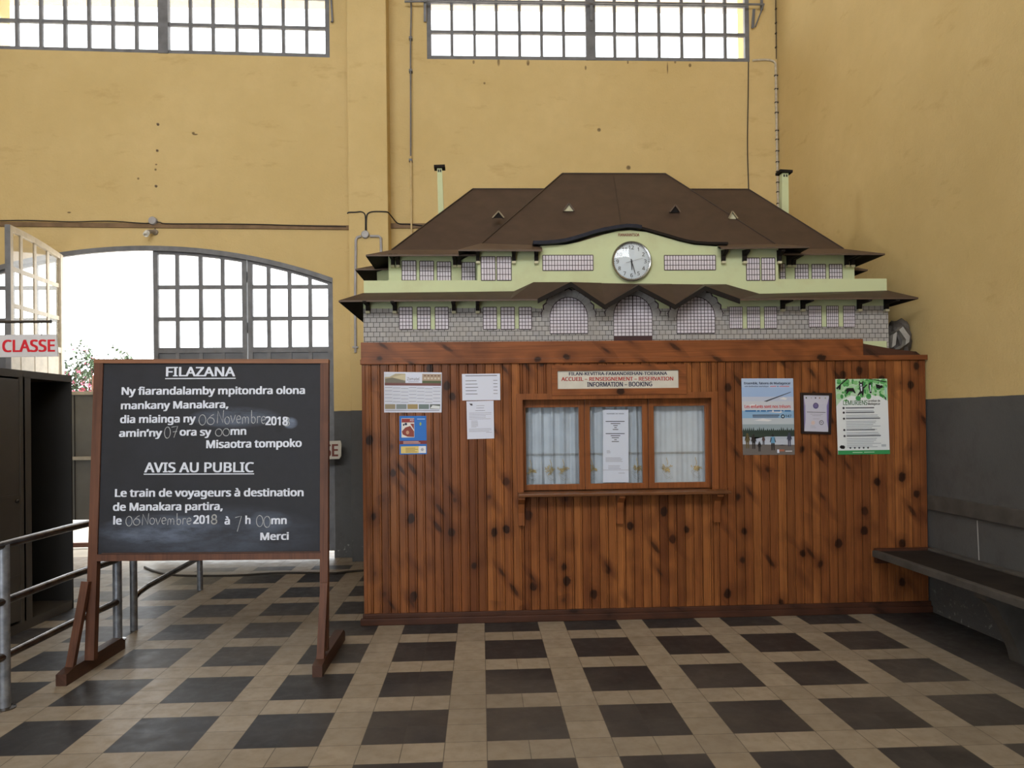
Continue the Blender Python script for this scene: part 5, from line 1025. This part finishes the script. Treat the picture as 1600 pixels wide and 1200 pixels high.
# crumpled sacking beside the model
sk_ = thing('crumpled_sack', 'crumpled grey-brown sack lying on top of booth at the right end', 'sack', (3.32, 1.25, 2.007))
def crumple(c, r, seed, amp, sq):
    bm = bmesh.new(); bmesh.ops.create_icosphere(bm, subdivisions=4, radius=1); rn = random.Random(seed); ds = [(Vector([rn.gauss(0, 1) for _ in range(3)]).normalized(), rn.uniform(3, 8), rn.uniform(0, 6)) for _ in range(7)]
    for v in bm.verts:
        p = v.co.copy(); k = 1+sum(abs(math.sin(p.dot(d)*f+o)) for d, f, o in ds)*amp/7-amp*.4
        v.co = Vector((c[0]+p.x*r[0]*k+sq*p.z*.06, c[1]+p.y*r[1]*k, max(2.004, c[2]+p.z*r[2]*k)))
    m_ = MB(); m_.add([v.co.copy() for v in bm.verts], [[v.index for v in f.verts] for f in bm.faces]); bm.free(); return m_
crumple((3.375, 1.30, 2.13), (.085, .11, .15), 3, .7, .3).build('sacking', SACK, sk_)
s2 = MB(); rn = random.Random(4)
P0 = [at(1396, 541, 1.17), at(1398, 520, 1.17), at(1407, 513, 1.15), at(1418, 528, 1.12), at(1417, 537, 1.12), at(1408, 543, 1.13)]
for i in range(len(P0)-1):
    a, b = P0[i], P0[i+1]; s2.hexa([a+Vector((-.012, 0, -.012)), b+Vector((-.012, 0, -.012)), b+Vector((.014, -.01, .012)), a+Vector((.014, -.01, .012)), a+Vector((-.012, .12, -.012)), b+Vector((-.012, .12, -.012)), b+Vector((.014, .12, .012)), a+Vector((.014, .12, .012))])
s2.build('loose_sheeting', SACKL, sk_)

# ------------------------------------------------------------------ blackboard on its stand
TL = 0.077; BY, BZ = 0.115, 0.08         # board leans back
nrm = Vector((0, -1, TL)).normalized(); up = Vector((0, TL, 1)).normalized()
PB = Vector((0, BY, BZ))
def bp(px, py, off=0.0): return atpl(px, py, PB+nrm*off, nrm)
bs = thing('blackboard_stand', 'large black notice board with white lettering on a reddish wooden stand', 'blackboard', (-1.75, 0.2, 0))
bk3 = -nrm*0.045
def slab(mb, c4, d0, d1, m=None): mb.hexa([bp(*c, d0) for c in c4]+[bp(*c, d0)-nrm*(d0-d1) for c in c4], m)
b_ = MB(); slab(b_, [(156, 565), (505, 565), (502, 870), (147, 872)], 0.0, -0.018); b_.build('board', BOARD, bs)
p_ = MB(); slab(p_, [(147, 562), (161, 562), (146.5, 1032), (132, 1032)], 0.012, -0.035); p_.build('post', STANDW, bs)
p_ = MB(); slab(p_, [(500.5, 562), (513, 562), (511.8, 1017), (499.3, 1017)], 0.012, -0.035); p_.build('post', STANDW, bs)
p_ = MB(); slab(p_, [(146.5, 561), (513.2, 561), (513, 567.5), (146.3, 567.5)], 0.016, -0.035); p_.build('top_rail', STANDH, bs)
p_ = MB(); slab(p_, [(151, 866.5), (500, 863.5), (500, 874), (150.5, 877)], 0.014, -0.03); p_.build('bottom_rail', STANDW, bs)
tr_ = MB(); slab(tr_, [(158, 864.2), (500, 861.5), (500, 863.2), (158, 866)], 0.02, 0.0); tr_.build('chalk_ledge', STANDF, bs)
for (xa_, xb_, yf_, yr_) in ((-2.532, -2.470, -0.085, 0.63), (-1.045, -0.985, -0.05, 0.70)):
    ft = MB(); zf = 0.075
    ft.prism([(yf_, 0), (yr_, 0), (yr_, zf*.75), (yr_-.05, zf+.012), (yf_+.10, zf+.012), (yf_+.04, zf), (yf_, zf*.9)], xa_, xb_, plane='YZ'); ft.build('foot', STANDF, bs)
    xm = (xa_+xb_)/2
    br_ = MB(); br_.bar((xm, yf_+.10, 0.08), (xm+(.04 if xm < -2 else .012), BY+TL*.5-.03, 0.57 if xm < -2 else .53), .035, .045, (1, 0, 0)); br_.build('brace', STANDW, bs)
# painted lettering
OFF = 0.0025
def tl(body, x0, y0, x1, y1, cap, bold=0.05):
    """pixel coordinates of the baseline ends and the capital height in pixels"""
    a, b = bp(x0, y0, OFF), bp(x1, y1, OFF); tx = MB(); write(tx, body, a, b, cap*(a.y-CAM[1])/FPX, up, bold); tx.build('lettering', LETTER, bs, fix=False)
def zz(x, y): return 140+x/3.75, 550+y/3.75
def tz(body, x0, y0, x1, y1, cap, bold=0.06): a, b = zz(x0, y0), zz(x1, y1); tl(body, a[0], a[1], b[0], b[1], cap/3.75, bold)
tz('FILAZANA', 447, 143, 853, 143, 55, .045); tz('Ny fiarandalamby mpitondra olona', 187, 251, 1262, 246, 44); tz('mankany Manakara,', 183, 336, 813, 328, 43)
tz('dia miainga ny', 178, 417, 622, 412, 44); tz('2018', 1030, 428, 1162, 430, 50); tz('amin’ny', 172, 498, 425, 495, 43); tz('ora sy', 527, 490, 713, 490, 43); tz('mn', 825, 486, 918, 485, 44)
tz('Misaotra tompoko', 683, 564, 1243, 556, 46); tz('AVIS AU PUBLIC', 320, 706, 962, 704, 57, .045); tz('Le train de voyageurs à destination', 148, 849, 1254, 845, 45)
tz('de Manakara partira,', 136, 931, 780, 926, 45); tz('le', 138, 1011, 188, 1011, 46); tz('201', 607, 1007, 700, 1006, 49); tz('à', 790, 1011, 822, 1011, 44); tz('h', 912, 1008, 943, 1008, 46); tz('mn', 1064, 1009, 1155, 1008, 44); tz('Merci', 1000, 1103, 1167, 1100, 43)
def uline(x0, y0, x1, y1, w): a, b = zz(x0, y0), zz(x1, y1); MB().ribbon([bp(*a, OFF), bp(*b, OFF)], w/3.75*4.7/FPX, nrm).build('underline', LETTER, bs, fix=False)
uline(443, 156, 856, 154, 6); uline(317, 716, 964, 714, 6)
# chalk handwriting
def arc(cx, cy, rx, ry, a0, a1, n=14): return [(cx+rx*math.cos(math.radians(a0+(a1-a0)*i/n)), cy+ry*math.sin(math.radians(a0+(a1-a0)*i/n))) for i in range(n+1)]
GL = {'0': (.75, [arc(.36, .5, .33, .5, 90, 450, 20)]),
      '6': (.85, [[(.72, .98), (.5, .9), (.25, .66)]+arc(.42, .34, .34, .33, 150, 505, 20)]),
      'N': (.8, [[(.05, 0), (.1, .95), (.62, .05), (.7, 1.0)]]), 'o': (.6, [arc(.28, .28, .25, .28, 90, 450, 16)]),
      'v': (.62, [[(.05, .58), (.15, .3), (.26, .02), (.42, .3), (.55, .62)]]), 'e': (.6, [[(.08, .28), (.45, .32)]+arc(.28, .3, .22, .28, 10, 310, 16)]),
      'm': (.95, [[(.08, 0), (.1, .5)]+arc(.24, .36, .14, .18, 170, 0, 8)+[(.38, .02), (.4, .36)]+arc(.56, .36, .15, .18, 170, 0, 8)+[(.72, .02)]]),
      'b': (.62, [[(.08, 1.0), (.1, .05)]+arc(.28, .25, .2, .25, 200, 520, 14)]), 'r': (.45, [[(.08, 0), (.1, .52)]+arc(.27, .36, .16, .16, 160, 40, 6)]),
      '7': (.85, [[(.05, .92), (.75, .98), (.35, 0)], [(.22, .5), (.68, .52)]]), '8': (.7, [arc(.33, .74, .24, .25, -80, 260, 14)+arc(.33, .25, .3, .25, 90, -270, 16)]), 'q': (.85, [[(.05, .92), (.72, .98), (.3, -.05)]])}
def hand_write(body, x0, y0, x1, y1, top, w=0.0042, m=None):
    ch = MB()
    a, b = bp(*zz(x0, y0), OFF), bp(*zz(x1, y1), OFF); tot = sum(GL[c][0] for c in body); H = (y0-top)/3.75*(a.y-CAM[1])/FPX; pen = 0; rn = random.Random(len(body)+int(x0))
    for c in body:
        wd, st = GL[c]; jy = rn.uniform(-.05, .05)
        for s_ in st:
            for rep in range(2): ch.ribbon([a+(b-a)*((pen+x)/tot)+up*((y+jy)*H)+Vector((.0012*rep, 0, .0015*rep)) for x, y in s_], w*(.6 if rep else .8), nrm, m)
        pen += wd
    ch.build('chalk_writing', m or CHALK, bs, fix=False)
hand_write('06', 638, 426, 735, 426, 366); hand_write('Novembre', 745, 420, 1036, 418, 345); hand_write('07', 436, 505, 520, 500, 440); hand_write('00', 735, 492, 822, 490, 450)
hand_write('06', 210, 1020, 298, 1018, 965); hand_write('Novembre', 305, 1015, 600, 1008, 950); hand_write('q', 848, 1045, 896, 1040, 962); hand_write('00', 975, 1024, 1062, 1026, 960)
hand_write('8', 712, 1007, 748, 1006, 955, .010, CHALKG); hand_write('8', 1135, 432, 1175, 430, 382, .006, CHALK)

# ------------------------------------------------------------------ queue railings
def post(mb, x, y, z0, z1, r): mb.tube([(x, y, z0), (x, y, z1)], r, 14)
ra = thing('pipe_railing', 'pipe railing with three worn rails in front of the dark locker', 'railing', (-2.62, 0.2, 0), 'queue railings')
for y in (-0.41, 0.835):
    k = MB(); post(k, -2.62, y, 0, 0.89 if y < 0 else 0.60, .030); po = k.build('post', PIPE, ra, smooth=True)
    MB().lathe((-2.62, y, 0), (0, 0, 1), [(.055, 0), (.055, .006), (.032, .010)], 18).build('floor_flange', PIPER, po)
for z, yend in ((.89, 0.86), (.585, 0.86), (.285, 0.86)):
    k = MB(); k.tube([(-2.62, -2.3, z), (-2.62, -0.41, z), (-2.62, 0.2, z), (-2.62, yend, z-.012)], .0235, 12); k.build('rail', PIPER, ra, smooth=True)
k = MB(); post(k, -2.62, -1.7, 0, .89, .03); k.build('post', PIPE, ra, smooth=True)
rb2 = thing('pipe_railing', 'low pipe railing behind the blackboard leading towards the doors', 'railing', (-2.62, 1.7, 0), 'queue railings')
for y, h_ in ((1.08, .60), (2.37, .36)):
    k = MB(); post(k, -2.62, y, 0, h_, .026); k.build('post', PIPE, rb2, smooth=True)
k = MB(); k.tube([(-2.62, 1.08, .235), (-2.62, 1.16, .262), (-2.62, 1.3, .275), (-2.62, 2.37, .30), (-2.62, 3.0, .32)], .022, 12); k.build('rail', PIPER, rb2, smooth=True)

# ------------------------------------------------------------------ locker
lk = thing('metal_locker', 'tall brown-grey metal locker with one open compartment at far left', 'locker', (-3.8, 0.9, 0))
LX, LD, LZ = -3.45, 0.48, 1.955; LY0, LY1 = -0.35, 1.80
ca = MB(); t = .02
ca.box((LX-LD, LY0, 0), (LX-LD+t, LY1, LZ)); ca.box((LX-LD, LY0, 0), (LX, LY0+t, LZ)); ca.box((LX-LD, LY0, LZ-.055), (LX, LY1, LZ)); ca.box((LX-LD, LY0, .0), (LX, LY1, .07))
ca.box((LX-LD, 1.14, .07), (LX, 1.16, LZ-.05)); ca.box((LX-.03, 1.10, .07), (LX, 1.235, LZ-.05)); ca.box((LX-LD, .36, .07), (LX-.03, .38, LZ-.05))
ca.build('carcass', LOCKER, lk)
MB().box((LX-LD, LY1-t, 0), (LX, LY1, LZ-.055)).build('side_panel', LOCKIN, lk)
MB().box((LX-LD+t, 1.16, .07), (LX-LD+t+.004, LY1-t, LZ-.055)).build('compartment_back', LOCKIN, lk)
for y0_, y1_ in ((0.37, 1.10), (-.33, .36)):
    d_ = MB(); d_.bbox((LX-.022, y0_+.004, .09), (LX-.002, y1_-.004, LZ-.07), .004)
    do = d_.build('door', LOCKER, lk)
    f_ = MB()
    for z in (1.02, .42): f_.box((LX-.004, y0_+.02, z-.012), (LX+.003, y1_-.02, z+.012))
    f_.build('door_rib', LOCKER, do)
    MB().lathe((LX-.002, y1_-.05, .98), (1, 0, 0), [(.012, 0), (.014, .012), (.008, .018)], 14).build('knob', PIPER, do, smooth=True)

# ------------------------------------------------------------------ hanging CLASSE sign over the locker
yc = 1.5
cl = thing('hanging_sign', 'white hanging sign lettered CLASSE in red above the locker', 'sign', tuple(at(45, 558, yc)))
p4 = [(-28, 523.5), (88, 522.3), (90.5, 557), (-28, 558.5)]
k = MB(); k.hexa([at(*p, yc) for p in p4]+[at(*p, yc)+Vector((0, .012, 0)) for p in p4]); k.build('sign_panel', plain('white_sign_plate', (.62, .62, .66), .35, 0, .05), cl)
k = MB(); write(k, 'CLASSE', at(3.5, 550.3, yc-.0015), at(86, 549.5, yc-.0015), 18.6*(yc-CAM[1])/FPX, Z, .055); k.build('lettering', REDC, cl, fix=False)
k = MB()
for px in (8, 65): k.tube([at(px, 524, yc-.002), at(px, 503, yc-.002)], .003, 6)
k.build('hanging_wire', CABLE, cl)
rd = thing('sign_rod', 'thin dark horizontal rod that the red-lettered sign hangs from', 'rod', tuple(at(-60, 503, yc)))
a, b = at(-120, 504, yc), at(79, 502.5, yc)
k = MB(); k.tube([a, b], .011, 10); k.tube([b, b+Vector((.004, 0, 0))], .015, 10); k.build('rod', CABLE, rd, smooth=True)
k = MB(); k.tube([(a.x, yc, 0), (a.x, yc, a.z+.1)], .022, 12); k.build('standing_pole', PIPE, rd, smooth=True)
# small sign by the door
ys_ = 3.66
s3 = thing('small_wall_sign', 'small white board with brown letters ending SE beside the doors', 'sign', tuple(at(520, 718, ys_)))
p4 = [(452, 691.5), (532, 688.5), (533.5, 694), (533, 712), (530, 717), (452, 719)]
k = MB(); k.add([at(*p, ys_) for p in p4]+[Vector((q.x, YB+.0, q.z)) if False else q+Vector((0, .025, 0)) for q in (at(*p, ys_) for p in p4)], [list(range(6)), list(range(11, 5, -1))]+[(i, (i+1) % 6, (i+1) % 6+6, i+6) for i in range(6)]); k.build('sign_panel', SIGNW, s3)
k = MB(); write(k, 'SE', at(506.5, 713.5, ys_-.0015), at(528.5, 713, ys_-.0015), 19*(ys_-CAM[1])/FPX, Z, .06); k.build('lettering', BROWNS, s3, fix=False)
k = MB(); q0 = at(529, 703, ys_+.02); k.box((q0.x-.01, ys_+.025, q0.z-.015), (q0.x+.012, YB+.002, q0.z+.015)); k.build('bracket', GREYM, s3)

# ------------------------------------------------------------------ bench along the right wall
be = thing('wall_bench', 'long dark concrete bench fixed along the right wall beside the booth', 'bench', (3.25, -0.5, 0))
k = MB(); k.bbox((2.985, -2.6, .45), (3.03, 1.0, .50), .006); k.build('front_edge', BENCHM, be)
k = MB(); k.bbox((3.03, -2.6, .45), (XR, 1.0, .492), .004); k.build('seat', BENCHT, be)
k = MB(); k.bbox((3.42, -2.6, .485), (XR, 1.0, .51), .01); k.build('back_fillet', BENCHM, be)
k = MB(); k.bbox((XR-.025, -2.6, .80), (XR+.002, 1.06, .915), .005); k.build('back_rail', BENCHM, be)
k = MB(); k.box((3.02, .99, .40), (3.46, 1.034, .51)); k.build('end_ledger', PINED, be)
for y in (-0.17, -1.9):
    k = MB(); k.prism([(3.06, .45), (3.06, .40), (3.12, .36), (3.20, .22), (3.26, .08), (3.28, 0), (XR, 0), (XR, .45)], 0, .11, plane='XZ')
    for v in k.v: v.y += y
    k.build('leg', BENCHM, be)
k = MB(); k.bar((XR-.001, .52, .787), (XR-.001, .507, .50), .008, .002, (1, 0, 0)); tag(k.build('paint_mark', plain('white_paint_drip', (.4, .4, .4), .7)), 'thin vertical white paint streak on the right wall above the bench', 'paint mark')

# ------------------------------------------------------------------ cables, pipes and small wall fittings
def cable(name, label, pts, r, m, cat='cable', clips=None, n=8):
    root = thing(name, label, cat, tuple(pts[0])); P = [Vector(p) for p in pts]; Q = []
    for i in range(len(P)-1):
        a, b, c, d = P[max(i-1, 0)], P[i], P[i+1], P[min(i+2, len(P)-1)]
        for k in range(6):
            t = k/6; Q.append(0.5*((2*b)+(c-a)*t+(2*a-5*b+4*c-d)*t*t+(-a+3*b-3*c+d)*t*t*t))
    Q.append(P[-1]); MB().tube(Q, r, n).build('strand', m, root, smooth=True)
    if clips:
        for p in clips: p = Vector(p); MB().box(p-Vector((r*1.6, .012, .006)), p+Vector((r*1.6, .012, .006))).build('clip', CABLE, root)
    return root
yw = YB-.026
cable('electric_cable', 'dark cable sagging along the brown wall rail left of the pillar', [at(p, q-(1.5 if i % 2 else 0), yw) for i, (p, q) in enumerate([(-40, 345.5), (40, 345.8), (110, 346.5), (170, 347), (228, 349), (236, 347)])]+[at(p, q, yw) for p, q in [(250, 347.5), (262, 349.5), (330, 349.8), (400, 350.5), (470, 352.5), (541, 354)]], .0065, CABLE)
yp = 3.60-.008
cable('electric_cable', 'black cable on the pillar dropping into its round junction box', [at(543, 334, yp), at(545, 331.8, yp), at(556, 331.5, yp), at(564, 330.8, yp), at(569.5, 334, yp), at(571, 342, yp), at(571, 360, yp)], .007, BLACK)
cable('electric_cable', 'black cable running from pillar corner down behind the model roof', [at(572.5, 360, yp), at(572.5, 342, yp), at(574.5, 334, yp), at(582, 330.8, yp), at(596, 330.5, yp), at(605.5, 331.5, yp), at(610, 336, 3.70), at(619, 347, yw), at(626, 350, yw), at(640, 350.5, yw), at(665, 353, yw), at(700, 353, yw)], .007, BLACK)
jb = thing('junction_box', 'round pale junction box on the pillar between two conduits', 'junction box', tuple(at(571, 367, 3.6)))
MB().lathe(at(571, 367, 3.6), (0, -1, 0), [(.043, 0), (.043, .03), (.038, .038), (.0001, .04)], 24).build('lid', CONDUIT, jb, smooth=True)
jb2 = thing('junction_box', 'round pale junction box on the wall above the bare bulb', 'junction box', tuple(at(240.5, 346, YB)))
MB().lathe(at(240.5, 346, YB), (0, -1, 0), [(.045, 0), (.045, .04), (.04, .05), (.0001, .052)], 24).build('lid', CONDUIT, jb2, smooth=True)
def conduit(label, pts, r):
    root = thing('conduit_pipe', label, 'conduit', tuple(pts[-1])); MB().tube(pts, r, 12).build('pipe', CONDUIT, root, smooth=True)
    k = MB(); p = pts[-1]+Vector((0, 0, .06)); k.box(p-Vector((.03, .02, .008)), p+Vector((.03, .006, .008))); k.build('pipe_clip', CONDUIT, root); return root
yp2 = 3.60-.014
conduit('long grey conduit pipe down the pillar left of the model', [at(564, 369, yp2), at(558, 371, yp2), at(556, 375, yp2), at(555.8, 400, yp2), at(554.8, 470, yp2), at(555.5, 551, yp2)], .0145)
conduit('short grey conduit from junction box ending behind the model eave', [at(578, 369, yp2), at(592, 369, yp2), at(595, 372, yp2), at(595.5, 390, yp2), at(596, 420, yp2)], .0145)
# bulb
bl = thing('light_bulb', 'bare spiral energy-saving bulb in holder above the open doorway', 'lamp', tuple(at(240, 363, YB)))
h0 = at(243, 363, YB); k = MB(); k.lathe(h0, (0, -1, 0), [(.032, 0), (.032, .02), (.022, .03)], 16); k.tube([h0+Vector((0, -.02, 0)), h0+Vector((-.02, -.07, -.008)), h0+Vector((-.04, -.10, -.018))], .022, 12); k.build('lamp_holder', plain('bakelite', (.28, .24, .2), .5), bl, smooth=True)
d = (at(226, 369, YB-.2)-(h0+Vector((-.04, -.10, -.018)))).normalized(); s0 = h0+Vector((-.04, -.10, -.018)); a = d.cross(Vector((0, 0, 1))).normalized(); b = d.cross(a)
k = MB(); k.tube([s0+d*(.015+.0018*i)+(a*math.cos(i*.55)+b*math.sin(i*.55))*.024 for i in range(46)], .0065, 7); k.build('spiral_tube', BULB, bl, smooth=True)
k = MB(); k.tube([at(240.5, 347, YB-.012), at(241.5, 353, YB-.012), at(243, 361, YB-.012)], .005, 6); k.build('lead', CABLE, bl)
# window gear
op = thing('window_opener_rod', 'tall thin vertical pole of window gear left of right window', 'rod', tuple(at(643, 365, YB)))
k = MB(); k.tube([at(641.5, -30, YB-.05), at(642.5, 20, YB-.05), at(641.5, 60, YB-.05), at(641.8, 246, YB-.05)], .009, 8); k.build('rod', GREYM, op, smooth=True)
k = MB(); k.tube([at(641.8, 244, YB-.05), at(643, 372, YB-.05)], .010, 8); k.build('painted_rod_end', plain('yellow_painted_rod', (.58, .45, .24), .6), op, smooth=True)
for y in (59, 110, 250): p = at(641.5, y, YB-.05); MB().box(p-Vector((.018, .012, .012)), p+Vector((.018, .055, .012))).build('rod_guide', GREYM, op)
cr3 = thing('window_crank_bar', 'thin grey horizontal crank bar across the right clerestory window', 'rod', tuple(at(900, 4, YB-.10)))
k = MB(); k.tube([at(632, 2.5, YB-.10), at(700, 1.0, YB-.10), at(900, 3.5, YB-.10), at(1194, 7, YB-.10)], .012, 8); k.build('bar', GREYM, cr3, smooth=True)
for px, y0_, y1_ in ((664, -10, 34), (924, -10, 32), (1190, -10, 16)): MB().bar(at(px, y0_, YB-.09), at(px, y1_, YB-.03), .03, .014, (0, 1, 0)).build('crank_arm', GREYM, cr3)
k = MB(); k.bar(at(1178, 14, YB-.09), at(1176, 44, YB-.03), .03, .014, (0, 1, 0)); k.bar(at(1194, 6, YB-.1), at(1180, 42, YB-.04), .012, .012); k.build('crank_arm', GREYM, cr3)
MB().bar(at(1190, 7, YB-.1), at(1190, 7, YB+.01), .015, .015).build('bar_support', GREYM, cr3)
def onfloor(px, py, z=.011):
    d = _w + _r*(px-800)/FPX + _u*(PPY-py)/FPX; return Vector(CAM+d*((z-CAM[2])/d[2]))
cable('floor_cable', 'thin dark cable lying loose on the tiled floor behind the blackboard', [onfloor(*p) for p in ((226, 886), (240, 892), (262, 897.5), (300, 899.5), (370, 899), (430, 895.5), (480, 895), (520, 895.5), (545, 893), (575, 890.5))], .011, CABLE)
tk = thing('window_stay', 'short grey window stay at the right end of left clerestory window', 'rod', tuple(at(517, 34, YB)))
k = MB(); k.bar(at(517, -8, YB-.04), at(519.5, 34, YB-.03), .02, .02, (0, 1, 0)); k.bar(at(519.5, 34, YB-.03), at(517, 34, YB+.01), .014, .014); k.build('stay_bar', GREYM, tk)
cable('electric_cable', 'thin dark cable hanging from corner of right window to model roof', [at(1169.5, 97, YB-.01), at(1169, 150, YB-.01), at(1168, 230, YB-.01), at(1170, 305, YB-.01), at(1170, 360, YB-.01)], .006, CABLE)
ptsC = [at(1176, 94.5, YB-.012), at(1190, 93.5, YB-.012), at(1203, 94, YB-.012), at(1210.5, 97.5, YB-.012), at(1212, 106, YB-.012), at(1212.5, 140, YB-.012), at(1213.5, 200, YB-.012), at(1214.5, 260, YB-.012), at(1216, 330, YB-.012), at(1217, 380, YB-.012)]
cable('electric_cable', 'pale cable clipped down the right corner beside the side wall', ptsC, .0125, plain('dirty_white_cable', (.5, .45, .36), .6, 0, .2, 30), clips=[at(1212.6+(y-120)*.018, y, YB-.012) for y in (118, 139, 160, 176, 204, 218, 236, 253, 268, 285, 300, 318)])
cable('electric_cable', 'dark cable rising up the right corner above the pale one', [at(1213, 92, YB-.012), at(1212.6, 50, YB-.012), at(1212, 10, YB-.012), at(1212, -20, YB-.012)], .005, CABLE, clips=[at(1212.3, y, YB-.012) for y in (14, 36, 52, 74)])
BOLT = plain('rusty_bolt', (.22, .16, .10), .6)
for px, py, r, wh in ((247, 194.5, .016, 'uppermost'), (246, 235.5, .014, 'second from the top'), (244, 291, .015, 'lowest')):
    c = at(px, py, YB); tag(MB().lathe(c, (0, -1, 0), [(r, -.004), (r, .006), (r*.55, .010), (r*.5, .024), (.0001, .026)], 12).build('wall_bolt', BOLT, smooth=True), 'rusty bolt in the yellow wall above the door, ' + wh + ' of three', 'bolt', 'bolts above the door')
for o in bpy.data.objects:
    if '_w' in o: del o['_w']
